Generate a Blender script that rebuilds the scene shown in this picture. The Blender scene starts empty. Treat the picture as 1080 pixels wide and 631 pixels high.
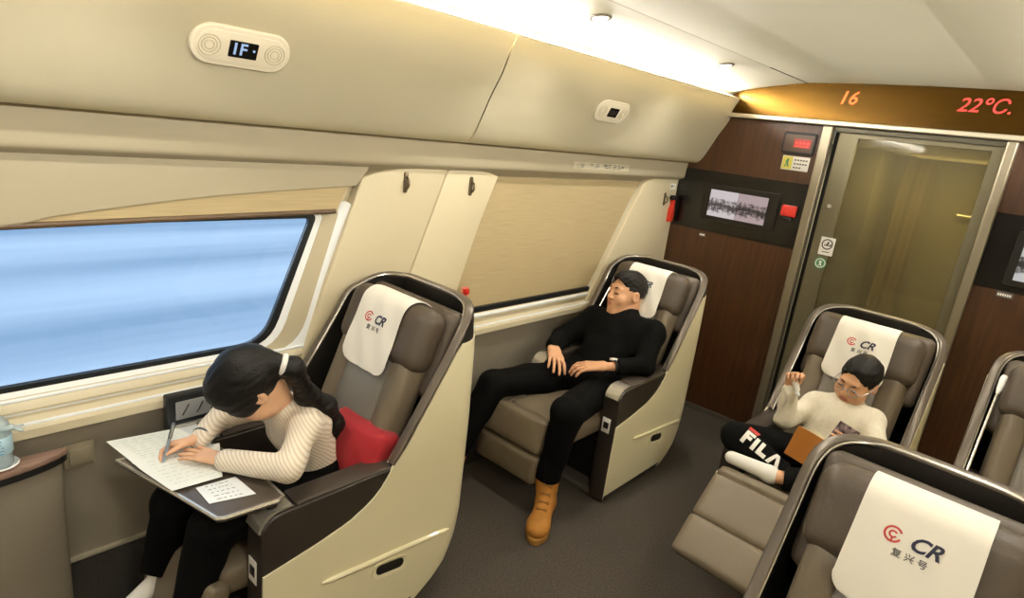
import bpy, bmesh, math, random
import numpy as np
from mathutils import Vector, Matrix
from mathutils.bvhtree import BVHTree
random.seed(4)
scene = bpy.context.scene
C = scene.collection

# ------------------------------------------------------------------ helpers
def srgb(h):
    h = h.lstrip('#'); o = []
    for i in (0, 2, 4):
        c = int(h[i:i+2], 16)/255
        o.append(c/12.92 if c <= .04045 else ((c+.055)/1.055)**2.4)
    return (*o, 1)

def mat(name, col, rough=.5, metal=0, bump=0, bscale=200, var=0, vscale=6, coat=0, spec=.5, sheen=0, stretch=None, col2=None):
    m = bpy.data.materials.new(name); m.use_nodes = True
    nt = m.node_tree; b = nt.nodes['Principled BSDF']
    c = srgb(col) if isinstance(col, str) else col
    b.inputs['Base Color'].default_value = c
    b.inputs['Roughness'].default_value = rough
    b.inputs['Metallic'].default_value = metal
    b.inputs['Specular IOR Level'].default_value = spec
    b.inputs['Coat Weight'].default_value = coat
    b.inputs['Coat Roughness'].default_value = .06
    b.inputs['Sheen Weight'].default_value = sheen
    tc = nt.nodes.new('ShaderNodeTexCoord'); src = tc.outputs['Object']
    if stretch:
        mp = nt.nodes.new('ShaderNodeMapping'); mp.inputs['Scale'].default_value = stretch
        nt.links.new(src, mp.inputs['Vector']); src = mp.outputs['Vector']
    if var or col2:
        n = nt.nodes.new('ShaderNodeTexNoise'); n.inputs['Scale'].default_value = vscale; n.inputs['Detail'].default_value = 4
        nt.links.new(src, n.inputs['Vector'])
        r = nt.nodes.new('ShaderNodeValToRGB')
        if col2:
            a, z = c, srgb(col2)
        else:
            a = tuple(min(1, x*(1-var)) for x in c[:3])+(1,); z = tuple(min(1, x*(1+var)) for x in c[:3])+(1,)
        r.color_ramp.elements[0].position = .35; r.color_ramp.elements[1].position = .65
        r.color_ramp.elements[0].color = a; r.color_ramp.elements[1].color = z
        nt.links.new(n.outputs['Fac'], r.inputs['Fac']); nt.links.new(r.outputs['Color'], b.inputs['Base Color'])
    if bump:
        n2 = nt.nodes.new('ShaderNodeTexNoise'); n2.inputs['Scale'].default_value = bscale; n2.inputs['Detail'].default_value = 3
        nt.links.new(src, n2.inputs['Vector'])
        bp = nt.nodes.new('ShaderNodeBump'); bp.inputs['Strength'].default_value = bump; bp.inputs['Distance'].default_value = .004
        nt.links.new(n2.outputs['Fac'], bp.inputs['Height']); nt.links.new(bp.outputs['Normal'], b.inputs['Normal'])
    return m

def emit(name, col, strength):
    m = bpy.data.materials.new(name); m.use_nodes = True
    b = m.node_tree.nodes['Principled BSDF']
    b.inputs['Base Color'].default_value = (0.02, 0.02, 0.02, 1)
    b.inputs['Emission Color'].default_value = srgb(col); b.inputs['Emission Strength'].default_value = strength
    return m

def tag(o, label=None, cat=None, group=None, kind=None):
    if label: o['label'] = label
    if cat: o['category'] = cat
    if group: o['group'] = group
    if kind: o['kind'] = kind
    return o

def empty(name, loc, rz=0, s=1):
    o = bpy.data.objects.new(name, None); C.objects.link(o)
    o.location = loc; o.rotation_euler = (0, 0, rz); o.scale = (s, s, s)
    return o

def obj(name, me, m=None, parent=None, smooth=False, loc=None):
    if isinstance(me, bmesh.types.BMesh):
        bm = me; me = bpy.data.meshes.new(name); bm.normal_update(); bm.to_mesh(me); bm.free()
    o = bpy.data.objects.new(name, me); C.objects.link(o)
    if m is not None:
        for x in (m if isinstance(m, (list, tuple)) else [m]): me.materials.append(x)
    if parent is not None: o.parent = parent
    if loc is not None: o.location = loc
    if smooth:
        me.polygons.foreach_set('use_smooth', [True]*len(me.polygons))
    return o

def autosmooth(o, ang=35):
    me = o.data
    bm = bmesh.new(); bm.from_mesh(me)
    for f in bm.faces: f.smooth = True
    for e in bm.edges:
        if len(e.link_faces) == 2 and e.calc_face_angle(0) > math.radians(ang): e.smooth = False
    bm.to_mesh(me); bm.free()
    return o

def relocate(o, p):
    """put the object's origin at world point p, geometry unmoved (mesh given in world coordinates)"""
    p = Vector(p); o.data.transform(Matrix.Translation(-p)); o.location = p
    return o

def box(bm, lo, hi, bev=0, seg=2):
    g = bmesh.ops.create_cube(bm, size=1)
    vs = g['verts']; lo = Vector(lo); hi = Vector(hi); c = (lo+hi)/2; d = hi-lo
    for v in vs: v.co = Vector((c.x+v.co.x*d.x, c.y+v.co.y*d.y, c.z+v.co.z*d.z))
    if bev:
        es = {e for v in vs for e in v.link_edges}
        bmesh.ops.bevel(bm, geom=list(es), offset=bev, segments=seg, profile=.5, affect='EDGES')
    return bm

def boxes(*specs):
    bm = bmesh.new()
    for s in specs: box(bm, *s)
    return bm

def prism(pts, axis, a, b, bev=0, seg=2):
    """closed 2-D outline extruded along an axis; pts are the two other coordinates in xyz order"""
    bm = bmesh.new()
    def mk(p, t):
        q = list(p); q.insert(axis, t); return bm.verts.new(q)
    A = [mk(p, a) for p in pts]; B = [mk(p, b) for p in pts]
    n = len(pts)
    fa = bm.faces.new(A); fb = bm.faces.new(B[::-1])
    for i in range(n): bm.faces.new((A[i], B[i], B[(i+1) % n], A[(i+1) % n]))
    bmesh.ops.recalc_face_normals(bm, faces=bm.faces[:])
    if bev:
        es = list(set(fa.edges) | set(fb.edges))
        bmesh.ops.bevel(bm, geom=es, offset=bev, segments=seg, profile=.5, affect='EDGES')
    return bm

def strip(prof, axis, a, b, thick=0, n=1):
    """open profile extruded along an axis, optionally given thickness"""
    bm = bmesh.new(); rows = []
    for k in range(n+1):
        t = a+(b-a)*k/n; row = []
        for p in prof:
            q = list(p); q.insert(axis, t); row.append(bm.verts.new(q))
        rows.append(row)
    for k in range(n):
        for i in range(len(prof)-1):
            bm.faces.new((rows[k][i], rows[k][i+1], rows[k+1][i+1], rows[k+1][i]))
    if thick:
        bmesh.ops.solidify(bm, geom=bm.faces[:], thickness=thick)
    bmesh.ops.recalc_face_normals(bm, faces=bm.faces[:])
    return bm

def spline(pts, n=8, closed=False):
    P = [np.array(p, float) for p in pts]; out = []; N = len(P)
    rng = range(N) if closed else range(N-1)
    for i in rng:
        p0 = P[(i-1) % N] if closed or i > 0 else 2*P[0]-P[1]
        p1 = P[i]; p2 = P[(i+1) % N]
        p3 = P[(i+2) % N] if closed or i+2 < N else 2*P[-1]-P[-2]
        for k in range(n):
            t = k/n
            out.append(.5*((2*p1)+(-p0+p2)*t+(2*p0-5*p1+4*p2-p3)*t*t+(-p0+3*p1-3*p2+p3)*t**3))
    if not closed: out.append(P[-1])
    return [tuple(p) for p in out]

def rrect(w, h, r, seg=6, cx=0, cy=0):
    o = []
    for (sx, sy, a0) in ((1, 1, 0), (-1, 1, 90), (-1, -1, 180), (1, -1, 270)):
        for k in range(seg+1):
            a = math.radians(a0+90*k/seg)
            o.append((cx+sx*(w/2-r)+r*math.cos(a), cy+sy*(h/2-r)+r*math.sin(a)))
    return o

def frame_axes(n, up=(0, 0, 1)):
    n = Vector(n).normalized(); u = Vector(up).cross(n).normalized(); v = n.cross(u)
    return u, v, n

def place(bm, o, u, v, n):
    M = Matrix(((u[0], v[0], n[0], o[0]), (u[1], v[1], n[1], o[1]), (u[2], v[2], n[2], o[2]), (0, 0, 0, 1)))
    bmesh.ops.transform(bm, matrix=M, verts=bm.verts[:]); return bm

def tube(path, r, seg=10, closed=False, cap=True, flat=None):
    """sweep of a circle (or of a given 2-D outline) along a path; r a number or one per point"""
    bm = bmesh.new(); P = [Vector(p) for p in path]; N = len(P); rings = []
    up = Vector((0, 0, 1)); prev = None
    for i, p in enumerate(P):
        t = (P[(i+1) % N]-P[i-1]) if closed else (P[min(i+1, N-1)]-P[max(i-1, 0)])
        t.normalize()
        if prev is None:
            s = t.cross(up)
            if s.length < 1e-3: s = t.cross(Vector((1, 0, 0)))
            s.normalize()
        else:
            s = prev-t*prev.dot(t); s.normalize()
        prev = s; w = s.cross(t)
        rr = r[i] if hasattr(r, '__len__') else r
        ring = []
        for k in range(seg):
            a = 2*math.pi*k/seg; ring.append(bm.verts.new(p+s*math.cos(a)*rr+w*math.sin(a)*rr))
        rings.append(ring)
    for i in range(N if closed else N-1):
        A, B = rings[i], rings[(i+1) % N]
        for k in range(seg): bm.faces.new((A[k], A[(k+1) % seg], B[(k+1) % seg], B[k]))
    if cap and not closed:
        bm.faces.new(rings[0][::-1]); bm.faces.new(rings[-1])
    bmesh.ops.recalc_face_normals(bm, faces=bm.faces[:])
    return bm

def lathe(prof, seg=32, c=(0, 0)):
    bm = bmesh.new(); rings = []
    for r, z in prof:
        rings.append([bm.verts.new((c[0]+r*math.cos(2*math.pi*k/seg), c[1]+r*math.sin(2*math.pi*k/seg), z)) for k in range(seg)])
    for a, b in zip(rings, rings[1:]):
        for k in range(seg): bm.faces.new((a[k], a[(k+1) % seg], b[(k+1) % seg], b[k]))
    bm.faces.new(rings[0][::-1]); bm.faces.new(rings[-1])
    bmesh.ops.recalc_face_normals(bm, faces=bm.faces[:])
    return bm

def cushion(half, r, puff=0, n=10, axis=2):
    """rounded box centred on the origin, faces of one axis puffed"""
    bm = bmesh.new(); bmesh.ops.create_cube(bm, size=2)
    bmesh.ops.subdivide_edges(bm, edges=bm.edges[:], cuts=n, use_grid_fill=True)
    h = Vector(half); inn = Vector((max(h.x-r, 1e-4), max(h.y-r, 1e-4), max(h.z-r, 1e-4)))
    for v in bm.verts:
        c = v.co.copy()
        # crowd the grid lines towards the edges so that the rounding is well sampled
        p = Vector([math.copysign(abs(x)**.6, x)*hh for x, hh in zip(c, h)])
        q = Vector([max(-i, min(i, x)) for x, i in zip(p, inn)])
        d = p-q
        co = q+d.normalized()*r if d.length > 1e-9 else p
        if puff:
            o = [i for i in range(3) if i != axis]
            f = (1-(c[o[0]])**2)*(1-(c[o[1]])**2)
            co[axis] += math.copysign(puff*f, c[axis]) if abs(c[axis]) > .5 else 0
        v.co = co
    return bm

def bm_join(*bms):
    out = bmesh.new()
    for b in bms:
        me = bpy.data.meshes.new('tmp'); b.to_mesh(me); b.free(); out.from_mesh(me); bpy.data.meshes.remove(me)
    return out

def text_bm(s, size, shear=0, extrude=.0006, bold=0, align='CENTER'):
    cu = bpy.data.curves.new('t', 'FONT'); cu.body = s; cu.size = size; cu.shear = shear; cu.extrude = extrude
    cu.offset = bold; cu.align_x = align; cu.align_y = 'CENTER'; cu.resolution_u = 3
    o = bpy.data.objects.new('t', cu); C.objects.link(o)
    bpy.context.view_layer.update()
    me = bpy.data.meshes.new_from_object(o.evaluated_get(bpy.context.evaluated_depsgraph_get()))
    bm = bmesh.new(); bm.from_mesh(me)
    bpy.data.objects.remove(o); bpy.data.curves.remove(cu); bpy.data.meshes.remove(me)
    return bm

def poly_bm(polys, ext=.0006):
    bm = bmesh.new()
    for pts in polys:
        A = [bm.verts.new((x, y, -ext)) for x, y in pts]; B = [bm.verts.new((x, y, ext)) for x, y in pts]
        bm.faces.new(A[::-1]); bm.faces.new(B)
        for i in range(len(pts)): bm.faces.new((A[i], A[(i+1) % len(pts)], B[(i+1) % len(pts)], B[i]))
    bmesh.ops.recalc_face_normals(bm, faces=bm.faces[:])
    return bm

def wrap(bm, tgt, o, u, v, n, off=.002, reach=.2, cuts=2):
    """lay flat lettering (xy plane) onto the surface of a mesh object (same local space as tgt mesh)"""
    o, u, v, n = Vector(o), Vector(u), Vector(v), Vector(n)
    if cuts:
        bmesh.ops.triangulate(bm, faces=bm.faces[:])
        bmesh.ops.subdivide_edges(bm, edges=[e for e in bm.edges if e.calc_length() > .012], cuts=cuts)
        bmesh.ops.triangulate(bm, faces=bm.faces[:])
    me = tgt.data; t = BVHTree.FromPolygons([x.co for x in me.vertices], [tuple(p.vertices) for p in me.polygons])
    for x in bm.verts:
        w = o+u*x.co.x+v*x.co.y
        h = t.ray_cast(w+n*reach, -n, reach*2)
        hit = h[0] if h[0] else w
        x.co = hit+n*(off+x.co.z)
    return bm

# ------------------------------------------------------------------ signed-distance modelling (bodies, clothes, hair)
class SDF:
    def __init__(self, k=.012): self.P = []; self.k = k
    def cap(self, a, b, ra, rb=None, k=None, flat=None, cuts=(), op='u'):
        self.P.append(('cap', np.array(a, float), np.array(b, float), ra, ra if rb is None else rb, flat, k, cuts, op)); return self
    def ell(self, c, r, R=None, k=None, cuts=(), op='u'):
        self.P.append(('ell', np.array(c, float), np.array(r, float), np.eye(3) if R is None else np.array(R, float), None, None, k, cuts, op)); return self
    def box(self, c, h, rad, R=None, k=None, cuts=(), op='u'):
        self.P.append(('box', np.array(c, float), np.array(h, float), np.eye(3) if R is None else np.array(R, float), rad, None, k, cuts, op)); return self
    def cut(self, p, n):
        self.P.append(('cut', np.array(p, float), np.array(n, float)/np.linalg.norm(n), None, None, None, 0, (), 'c')); return self
    def bounds(self):
        lo = np.full(3, 1e9); hi = -lo
        for p in self.P:
            if p[-1] != 'u': continue
            if p[0] == 'cap':
                r = max(p[3], p[4])*(max(1, p[5][1]) if p[5] else 1)
                lo = np.minimum(lo, np.minimum(p[1], p[2])-r); hi = np.maximum(hi, np.maximum(p[1], p[2])+r)
            else:
                r = np.max(p[2])*1.0 if p[0] == 'ell' else np.linalg.norm(p[2])
                lo = np.minimum(lo, p[1]-r); hi = np.maximum(hi, p[1]+r)
        return lo, hi
    def mesh(self, name, h, noise=None):
        lo, hi = self.bounds(); lo = lo-4*h; hi = hi+4*h
        n = np.ceil((hi-lo)/h).astype(int)+1
        D = np.full(n, .08, np.float32)
        ax = [lo[i]+h*np.arange(n[i]) for i in range(3)]
        for p in self.P:
            kind, op = p[0], p[-1]; k = p[6] if p[6] is not None else self.k
            if kind == 'cut':
                X = ax[0][:, None, None]; Y = ax[1][None, :, None]; Z = ax[2][None, None, :]
                d = (X-p[1][0])*p[2][0]+(Y-p[1][1])*p[2][1]+(Z-p[1][2])*p[2][2]
                D = np.maximum(D, d.astype(np.float32)); continue
            if kind == 'cap':
                r = max(p[3], p[4])*(max(1, p[5][1]) if p[5] else 1)+k+3*h
                a, b = np.minimum(p[1], p[2])-r, np.maximum(p[1], p[2])+r
            else:
                r = (np.max(p[2]) if kind == 'ell' else np.linalg.norm(p[2])+p[4])+k+3*h
                a, b = p[1]-r, p[1]+r
            i0 = np.clip(np.floor((a-lo)/h).astype(int), 0, n); i1 = np.clip(np.ceil((b-lo)/h).astype(int)+1, 0, n)
            if np.any(i1 <= i0): continue
            sl = tuple(slice(s, e) for s, e in zip(i0, i1))
            X = ax[0][sl[0]][:, None, None]; Y = ax[1][sl[1]][None, :, None]; Z = ax[2][sl[2]][None, None, :]
            if kind == 'cap':
                A, B = p[1], p[2]; ba = B-A; L2 = max(ba@ba, 1e-12)
                t = np.clip(((X-A[0])*ba[0]+(Y-A[1])*ba[1]+(Z-A[2])*ba[2])/L2, 0, 1)
                dx = X-(A[0]+t*ba[0]); dy = Y-(A[1]+t*ba[1]); dz = Z-(A[2]+t*ba[2])
                q = dx*dx+dy*dy+dz*dz
                if p[5]:
                    ax_, s_ = np.array(p[5][0], float), p[5][1]; ax_ = ax_/np.linalg.norm(ax_)
                    o_ = dx*ax_[0]+dy*ax_[1]+dz*ax_[2]
                    q = q-o_*o_+(o_/s_)**2
                d = np.sqrt(q)-(p[3]+(p[4]-p[3])*t)
                if p[5]: d = d*min(1, p[5][1])
            else:
                R = p[3]
                x = (X-p[1][0]); y = (Y-p[1][1]); z = (Z-p[1][2])
                lx = x*R[0, 0]+y*R[1, 0]+z*R[2, 0]; ly = x*R[0, 1]+y*R[1, 1]+z*R[2, 1]; lz = x*R[0, 2]+y*R[1, 2]+z*R[2, 2]
                if kind == 'ell':
                    r_ = p[2]
                    k0 = np.sqrt((lx/r_[0])**2+(ly/r_[1])**2+(lz/r_[2])**2)
                    k1 = np.sqrt((lx/r_[0]**2)**2+(ly/r_[1]**2)**2+(lz/r_[2]**2)**2)+1e-9
                    d = k0*(k0-1)/k1
                else:
                    hh = p[2]-p[4]
                    qx = np.abs(lx)-hh[0]; qy = np.abs(ly)-hh[1]; qz = np.abs(lz)-hh[2]
                    d = np.sqrt(np.maximum(qx, 0)**2+np.maximum(qy, 0)**2+np.maximum(qz, 0)**2)+np.minimum(np.maximum(qx, np.maximum(qy, qz)), 0)-p[4]
            for (cp, cn) in p[7]:
                cn = np.array(cn, float); cn = cn/np.linalg.norm(cn)
                d = np.maximum(d, (X-cp[0])*cn[0]+(Y-cp[1])*cn[1]+(Z-cp[2])*cn[2])
            E = D[sl]
            if op == 's': d2 = -d; w = np.clip(.5-.5*(d2-E)/max(k, 1e-6)*-1, 0, 1); hmix = np.clip(.5+.5*(d2-E)/max(k, 1e-6), 0, 1); D[sl] = E*(1-hmix)+d2*hmix+k*hmix*(1-hmix)
            elif k > 1e-6:
                hmix = np.clip(.5+.5*(d-E)/k, 0, 1); D[sl] = d*(1-hmix)+E*hmix-k*hmix*(1-hmix)
            else: D[sl] = np.minimum(E, d)
        if noise is not None:
            X = ax[0][:, None, None]; Y = ax[1][None, :, None]; Z = ax[2][None, None, :]
            D = D+noise(X, Y, Z).astype(np.float32)
        return surface_nets(name, D, lo, h)

CORN = [(0, 0, 0), (1, 0, 0), (0, 1, 0), (1, 1, 0), (0, 0, 1), (1, 0, 1), (0, 1, 1), (1, 1, 1)]
EDG = [(a, b) for a in range(8) for b in range(a+1, 8) if sum(abs(x-y) for x, y in zip(CORN[a], CORN[b])) == 1]
def surface_nets(name, D, lo, h):
    I = D < 0; nx, ny, nz = D.shape
    cnt = np.zeros((nx-1, ny-1, nz-1), np.int8)
    for c in CORN: cnt += I[c[0]:nx-1+c[0], c[1]:ny-1+c[1], c[2]:nz-1+c[2]]
    act = (cnt > 0) & (cnt < 8); ai = np.argwhere(act)
    idx = np.full(act.shape, -1, np.int32); idx[tuple(ai.T)] = np.arange(len(ai))
    V = np.stack([D[ai[:, 0]+c[0], ai[:, 1]+c[1], ai[:, 2]+c[2]] for c in CORN], 1)
    pos = np.zeros((len(ai), 3)); num = np.zeros(len(ai))
    for a, b in EDG:
        va, vb = V[:, a], V[:, b]; m = (va < 0) != (vb < 0)
        t = np.where(m, va/np.where(m, va-vb, 1), 0)
        ca, cb = np.array(CORN[a]), np.array(CORN[b])
        pos += m[:, None]*(ca+(cb-ca)*t[:, None]); num += m
    co = lo+h*(ai+pos/num[:, None])
    F = []
    for ax_ in range(3):
        o = [i for i in range(3) if i != ax_]
        s0 = [slice(1, -1)]*3; s1 = [slice(1, -1)]*3
        s0[ax_] = slice(0, -1); s1[ax_] = slice(1, None)
        A, B = I[tuple(s0)], I[tuple(s1)]
        e = np.argwhere(A != B); fl = A[tuple(e.T)]
        e = e.copy()
        base = e.copy(); base[:, o[0]] += 1; base[:, o[1]] += 1
        def ce(d0, d1):
            q = base.copy(); q[:, o[0]] -= d0; q[:, o[1]] -= d1
            return idx[q[:, 0], q[:, 1], q[:, 2]]
        Q = np.stack([ce(1, 1), ce(0, 1), ce(0, 0), ce(1, 0)], 1)
        if ax_ == 1: fl = ~fl
        Q[~fl] = Q[~fl][:, ::-1]
        F.append(Q)
    F = np.concatenate(F); F = F[(F >= 0).all(1)]
    me = bpy.data.meshes.new(name)
    me.vertices.add(len(co)); me.vertices.foreach_set('co', co.astype(np.float32).ravel())
    me.loops.add(F.size); me.loops.foreach_set('vertex_index', F.astype(np.int32).ravel())
    me.polygons.add(len(F)); me.polygons.foreach_set('loop_start', np.arange(0, F.size, 4, dtype=np.int32))
    me.polygons.foreach_set('loop_total', np.full(len(F), 4, np.int32))
    me.update(calc_edges=True); me.validate()
    me.polygons.foreach_set('use_smooth', [True]*len(me.polygons))
    return me

# ------------------------------------------------------------------ materials
M = {}
M['bin'] = mat('cream_moulded_panel', '#e8dfc2', .38, var=.02, vscale=1.5, coat=.15)
M['pier'] = mat('cream_wall_panel', '#cfc3a3', .5, var=.02, vscale=2)
M['ceil'] = mat('ceiling_panel', '#f3eedd', .55, var=.015, vscale=2)
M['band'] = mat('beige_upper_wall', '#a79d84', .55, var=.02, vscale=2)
M['seam'] = mat('dark_seam', '#3a3226', .8)
M['lowwall'] = mat('taupe_lower_wall', '#857c6d', .6, var=.04, vscale=4, bump=.05)
M['sill'] = mat('sill_cream', '#d6cbae', .4)
M['sillwhite'] = mat('sill_white_edge', '#e9ecec', .3)
M['frame'] = mat('window_frame_beige', '#b9ae92', .45)
M['rubber'] = mat('black_rubber', '#0c1013', .45)
M['blind'] = mat('beige_blind_cloth', '#b3a17a', .85, var=.06, vscale=3, stretch=(1, 2, 90), bump=.25, bscale=6)
M['wood'] = mat('brown_wood_laminate', '#472b15', .42, var=.22, vscale=5, stretch=(14, 14, .8), coat=.06)
M['header'] = mat('glossy_dark_wood', '#4a3206', .24, metal=.85, var=.10, vscale=3, stretch=(.7, .7, 14))
M['black'] = mat('black_gloss_panel', '#0b0908', .25, coat=.2)
M['blackmat'] = mat('black_matt', '#0d0c0c', .6)
M['steel'] = mat('satin_steel', '#a39a86', .38, metal=.75, bump=.04, bscale=60, stretch=(1, 1, .05))
M['alu'] = mat('brushed_trim', '#d8cfb8', .3, metal=.6)
M['silver'] = mat('silver_cap', '#d9d4c8', .25, metal=.7)
M['carpet'] = mat('dark_carpet', '#4d463e', .95, bump=.9, bscale=260, col2='#363029', vscale=140)
M['kick'] = mat('dark_carpet_kickboard', '#2c2824', .95, bump=.6, bscale=200, var=.15, vscale=90)
M['cream'] = mat('cream_seat_shell', '#f2e9c6', .33, coat=.25)
M['shellin'] = mat('dark_inner_shell', '#16130f', .5, bump=.05)
M['armdark'] = mat('dark_arm_shell', '#2d2722', .38, bump=.06, bscale=300)
M['armpad'] = mat('arm_pad', '#3f3730', .32, bump=.05)
M['rim'] = mat('rim_trim', '#6b6258', .34, metal=.45)
M['leather'] = mat('taupe_leather', '#706452', .48, bump=.16, bscale=220, var=.05, vscale=8)
M['leather2'] = mat('grey_taupe_leather', '#77726a', .42, bump=.16, bscale=220, var=.05, vscale=8)
M['headleather'] = mat('brown_headrest_leather', '#4d4236', .5, bump=.16, bscale=220, var=.05)
M['cloth'] = mat('white_headrest_cloth', '#efe9dc', .85, bump=.2, bscale=500)
M['navy'] = mat('navy_print', '#23243c', .6)
M['red'] = mat('red_print', '#c23a35', .55)
M['grey'] = mat('grey_print', '#5d5a58', .7)
M['base'] = mat('base_grey', '#5b5750', .5)
M['plastic'] = mat('ivory_plastic', '#ddd3bb', .4)
M['plasticdim'] = mat('ivory_grille', '#b9ae93', .6)
M['skin'] = mat('skin', '#d8a37c', .5, var=.04, vscale=20)
M['skinpale'] = mat('pale_skin', '#e0b08c', .5, var=.04, vscale=20)
M['lip'] = mat('lips', '#b46d5c', .45)
M['hair'] = mat('black_hair', '#0d0a08', .5, spec=.3, bump=.5, bscale=60, stretch=(4, 1, 4))
M['blackknit'] = mat('black_sweater', '#080807', .9, bump=.3, bscale=300, spec=.12)
M['blacktrouser'] = mat('black_trousers', '#060606', .85, bump=.2, bscale=200, spec=.12)
M['white'] = mat('white_paint', '#f2efe8', .6)
M['paper'] = mat('white_paper', '#eff2ee', .8)
M['whiteknit'] = mat('white_knit', '#e8e0cd', .9, bump=.6, bscale=180, var=.04, vscale=60)
M['sock'] = mat('white_sock', '#e9e6df', .9, bump=.3, bscale=260)
M['boot'] = mat('tan_nubuck', '#b0762c', .75, bump=.2, bscale=120, var=.14, vscale=14)
M['sole'] = mat('boot_sole', '#a0702f', .7)
M['lace'] = mat('boot_lace', '#8a5f2a', .8)
M['redcloth'] = mat('red_pillow_cloth', '#a5131f', .7, bump=.2, bscale=260, sheen=.2, var=.08, vscale=8)
M['door_olive'] = mat('vestibule_olive', '#6d664a', .6, var=.06)
M['door_tan'] = mat('vestibule_tan', '#8a7646', .6, var=.06)
M['tabwood'] = mat('reddish_table_wood', '#8a6f62', .3, var=.14, vscale=5, stretch=(20, 2, 1), coat=.2)
M['bookbrown'] = mat('ochre_book_cover', '#a5661c', .55)
M['yellow'] = mat('yellow_sticker', '#e5d96b', .6)
M['green'] = mat('green_sticker', '#4d8a63', .6)
M['orange'] = emit('orange_led', '#ff6a1c', 2.2)
M['redled'] = emit('red_led', '#ff3327', 1.6)
M['blueled'] = emit('pale_blue_led', '#a8c4e8', .9)
M['lamp'] = emit('warm_lamp', '#fff0c8', 9)
M['lampdisc'] = emit('downlight_lens', '#fff3d6', 6)

def stripes_mat():
    m = mat('cream_striped_jersey', '#e2d3bf', .85, bump=.25, bscale=260)
    nt = m.node_tree; b = nt.nodes['Principled BSDF']
    tc = nt.nodes.new('ShaderNodeTexCoord'); w = nt.nodes.new('ShaderNodeTexWave'); w.bands_direction = 'DIAGONAL'
    mp = nt.nodes.new('ShaderNodeMapping'); mp.inputs['Rotation'].default_value = (.5, 0, 0); mp.inputs['Scale'].default_value = (.35, .5, 1.6)
    w.inputs['Scale'].default_value = 62; w.inputs['Distortion'].default_value = 1.2
    r = nt.nodes.new('ShaderNodeValToRGB'); r.color_ramp.elements[0].color = srgb('#d3c2ad'); r.color_ramp.elements[1].color = srgb('#eadfce')
    r.color_ramp.elements[0].position = .15; r.color_ramp.elements[1].position = .55
    nt.links.new(tc.outputs['Object'], mp.inputs['Vector']); nt.links.new(mp.outputs['Vector'], w.inputs['Vector'])
    nt.links.new(w.outputs['Fac'], r.inputs['Fac']); nt.links.new(r.outputs['Color'], b.inputs['Base Color'])
    return m
M['stripe'] = stripes_mat()

def glass_mat(name, col, transp, rough=.03):
    m = bpy.data.materials.new(name); m.use_nodes = True; nt = m.node_tree
    for n in list(nt.nodes): nt.nodes.remove(n)
    out = nt.nodes.new('ShaderNodeOutputMaterial'); t = nt.nodes.new('ShaderNodeBsdfTransparent'); g = nt.nodes.new('ShaderNodeBsdfGlossy')
    d = nt.nodes.new('ShaderNodeBsdfDiffuse'); d.inputs['Color'].default_value = srgb(col)
    t.inputs['Color'].default_value = srgb(col) if transp < .85 else (.95, .98, 1, 1)
    g.inputs['Roughness'].default_value = rough
    lw = nt.nodes.new('ShaderNodeLayerWeight'); lw.inputs['Blend'].default_value = .25
    m1 = nt.nodes.new('ShaderNodeMixShader'); m1.inputs['Fac'].default_value = transp
    m2 = nt.nodes.new('ShaderNodeMixShader')
    nt.links.new(d.outputs[0], m1.inputs[1]); nt.links.new(t.outputs[0], m1.inputs[2])
    nt.links.new(lw.outputs['Fresnel'], m2.inputs['Fac']); nt.links.new(m1.outputs[0], m2.inputs[1]); nt.links.new(g.outputs[0], m2.inputs[2])
    nt.links.new(m2.outputs[0], out.inputs['Surface'])
    return m
M['winglass'] = glass_mat('window_glass', '#eaf4ff', .97)
M['doorglass'] = glass_mat('smoked_door_glass', '#b5ac88', .80, .06)
M['clear'] = glass_mat('clear_plastic', '#e4f1f4', .6, .08)
M['lens'] = glass_mat('spectacle_lens', '#ffffff', .95)

def photo_mat(name, tint, dark):
    """a grey news-photo playing on the screen: pale sky, a dark ragged row across the middle"""
    m = bpy.data.materials.new(name); m.use_nodes = True; nt = m.node_tree; b = nt.nodes['Principled BSDF']
    tc = nt.nodes.new('ShaderNodeTexCoord'); sp = nt.nodes.new('ShaderNodeSeparateXYZ'); nt.links.new(tc.outputs['Generated'], sp.inputs[0])
    n = nt.nodes.new('ShaderNodeTexNoise'); n.inputs['Scale'].default_value = 7; n.inputs['Detail'].default_value = 6; n.inputs['Roughness'].default_value = .7
    nt.links.new(tc.outputs['Generated'], n.inputs['Vector'])
    ma = nt.nodes.new('ShaderNodeMath'); ma.operation = 'SUBTRACT'; ma.inputs[1].default_value = .42; nt.links.new(sp.outputs['Z'], ma.inputs[0])
    ab = nt.nodes.new('ShaderNodeMath'); ab.operation = 'ABSOLUTE'; nt.links.new(ma.outputs[0], ab.inputs[0])
    ad = nt.nodes.new('ShaderNodeMath'); ad.operation = 'MULTIPLY_ADD'; ad.inputs[1].default_value = .9; nt.links.new(ab.outputs[0], ad.inputs[0]); nt.links.new(n.outputs['Fac'], ad.inputs[2])
    r = nt.nodes.new('ShaderNodeValToRGB'); r.color_ramp.elements[0].position = .58; r.color_ramp.elements[1].position = .72
    r.color_ramp.elements[0].color = srgb(dark); r.color_ramp.elements[1].color = srgb(tint)
    nt.links.new(ad.outputs[0], r.inputs['Fac']); nt.links.new(r.outputs['Color'], b.inputs['Emission Color'])
    b.inputs['Emission Strength'].default_value = .8; b.inputs['Base Color'].default_value = (.01, .01, .01, 1)
    return m

# ------------------------------------------------------------------ setting
YB = 3.91           # bulkhead
Y0 = -2.4           # rear end of the built length
CX = -.72           # centre line of the car
def mir(pts): return [(2*CX-p[0], p[1]) for p in pts][::-1]
def structure(name, bm, m, parent=None, label=None, smooth=False, ang=None):
    o = obj(name, bm, m, parent)
    if parent is None: tag(o, label, None, None, 'structure')
    if ang: autosmooth(o, ang)
    return o

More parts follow.
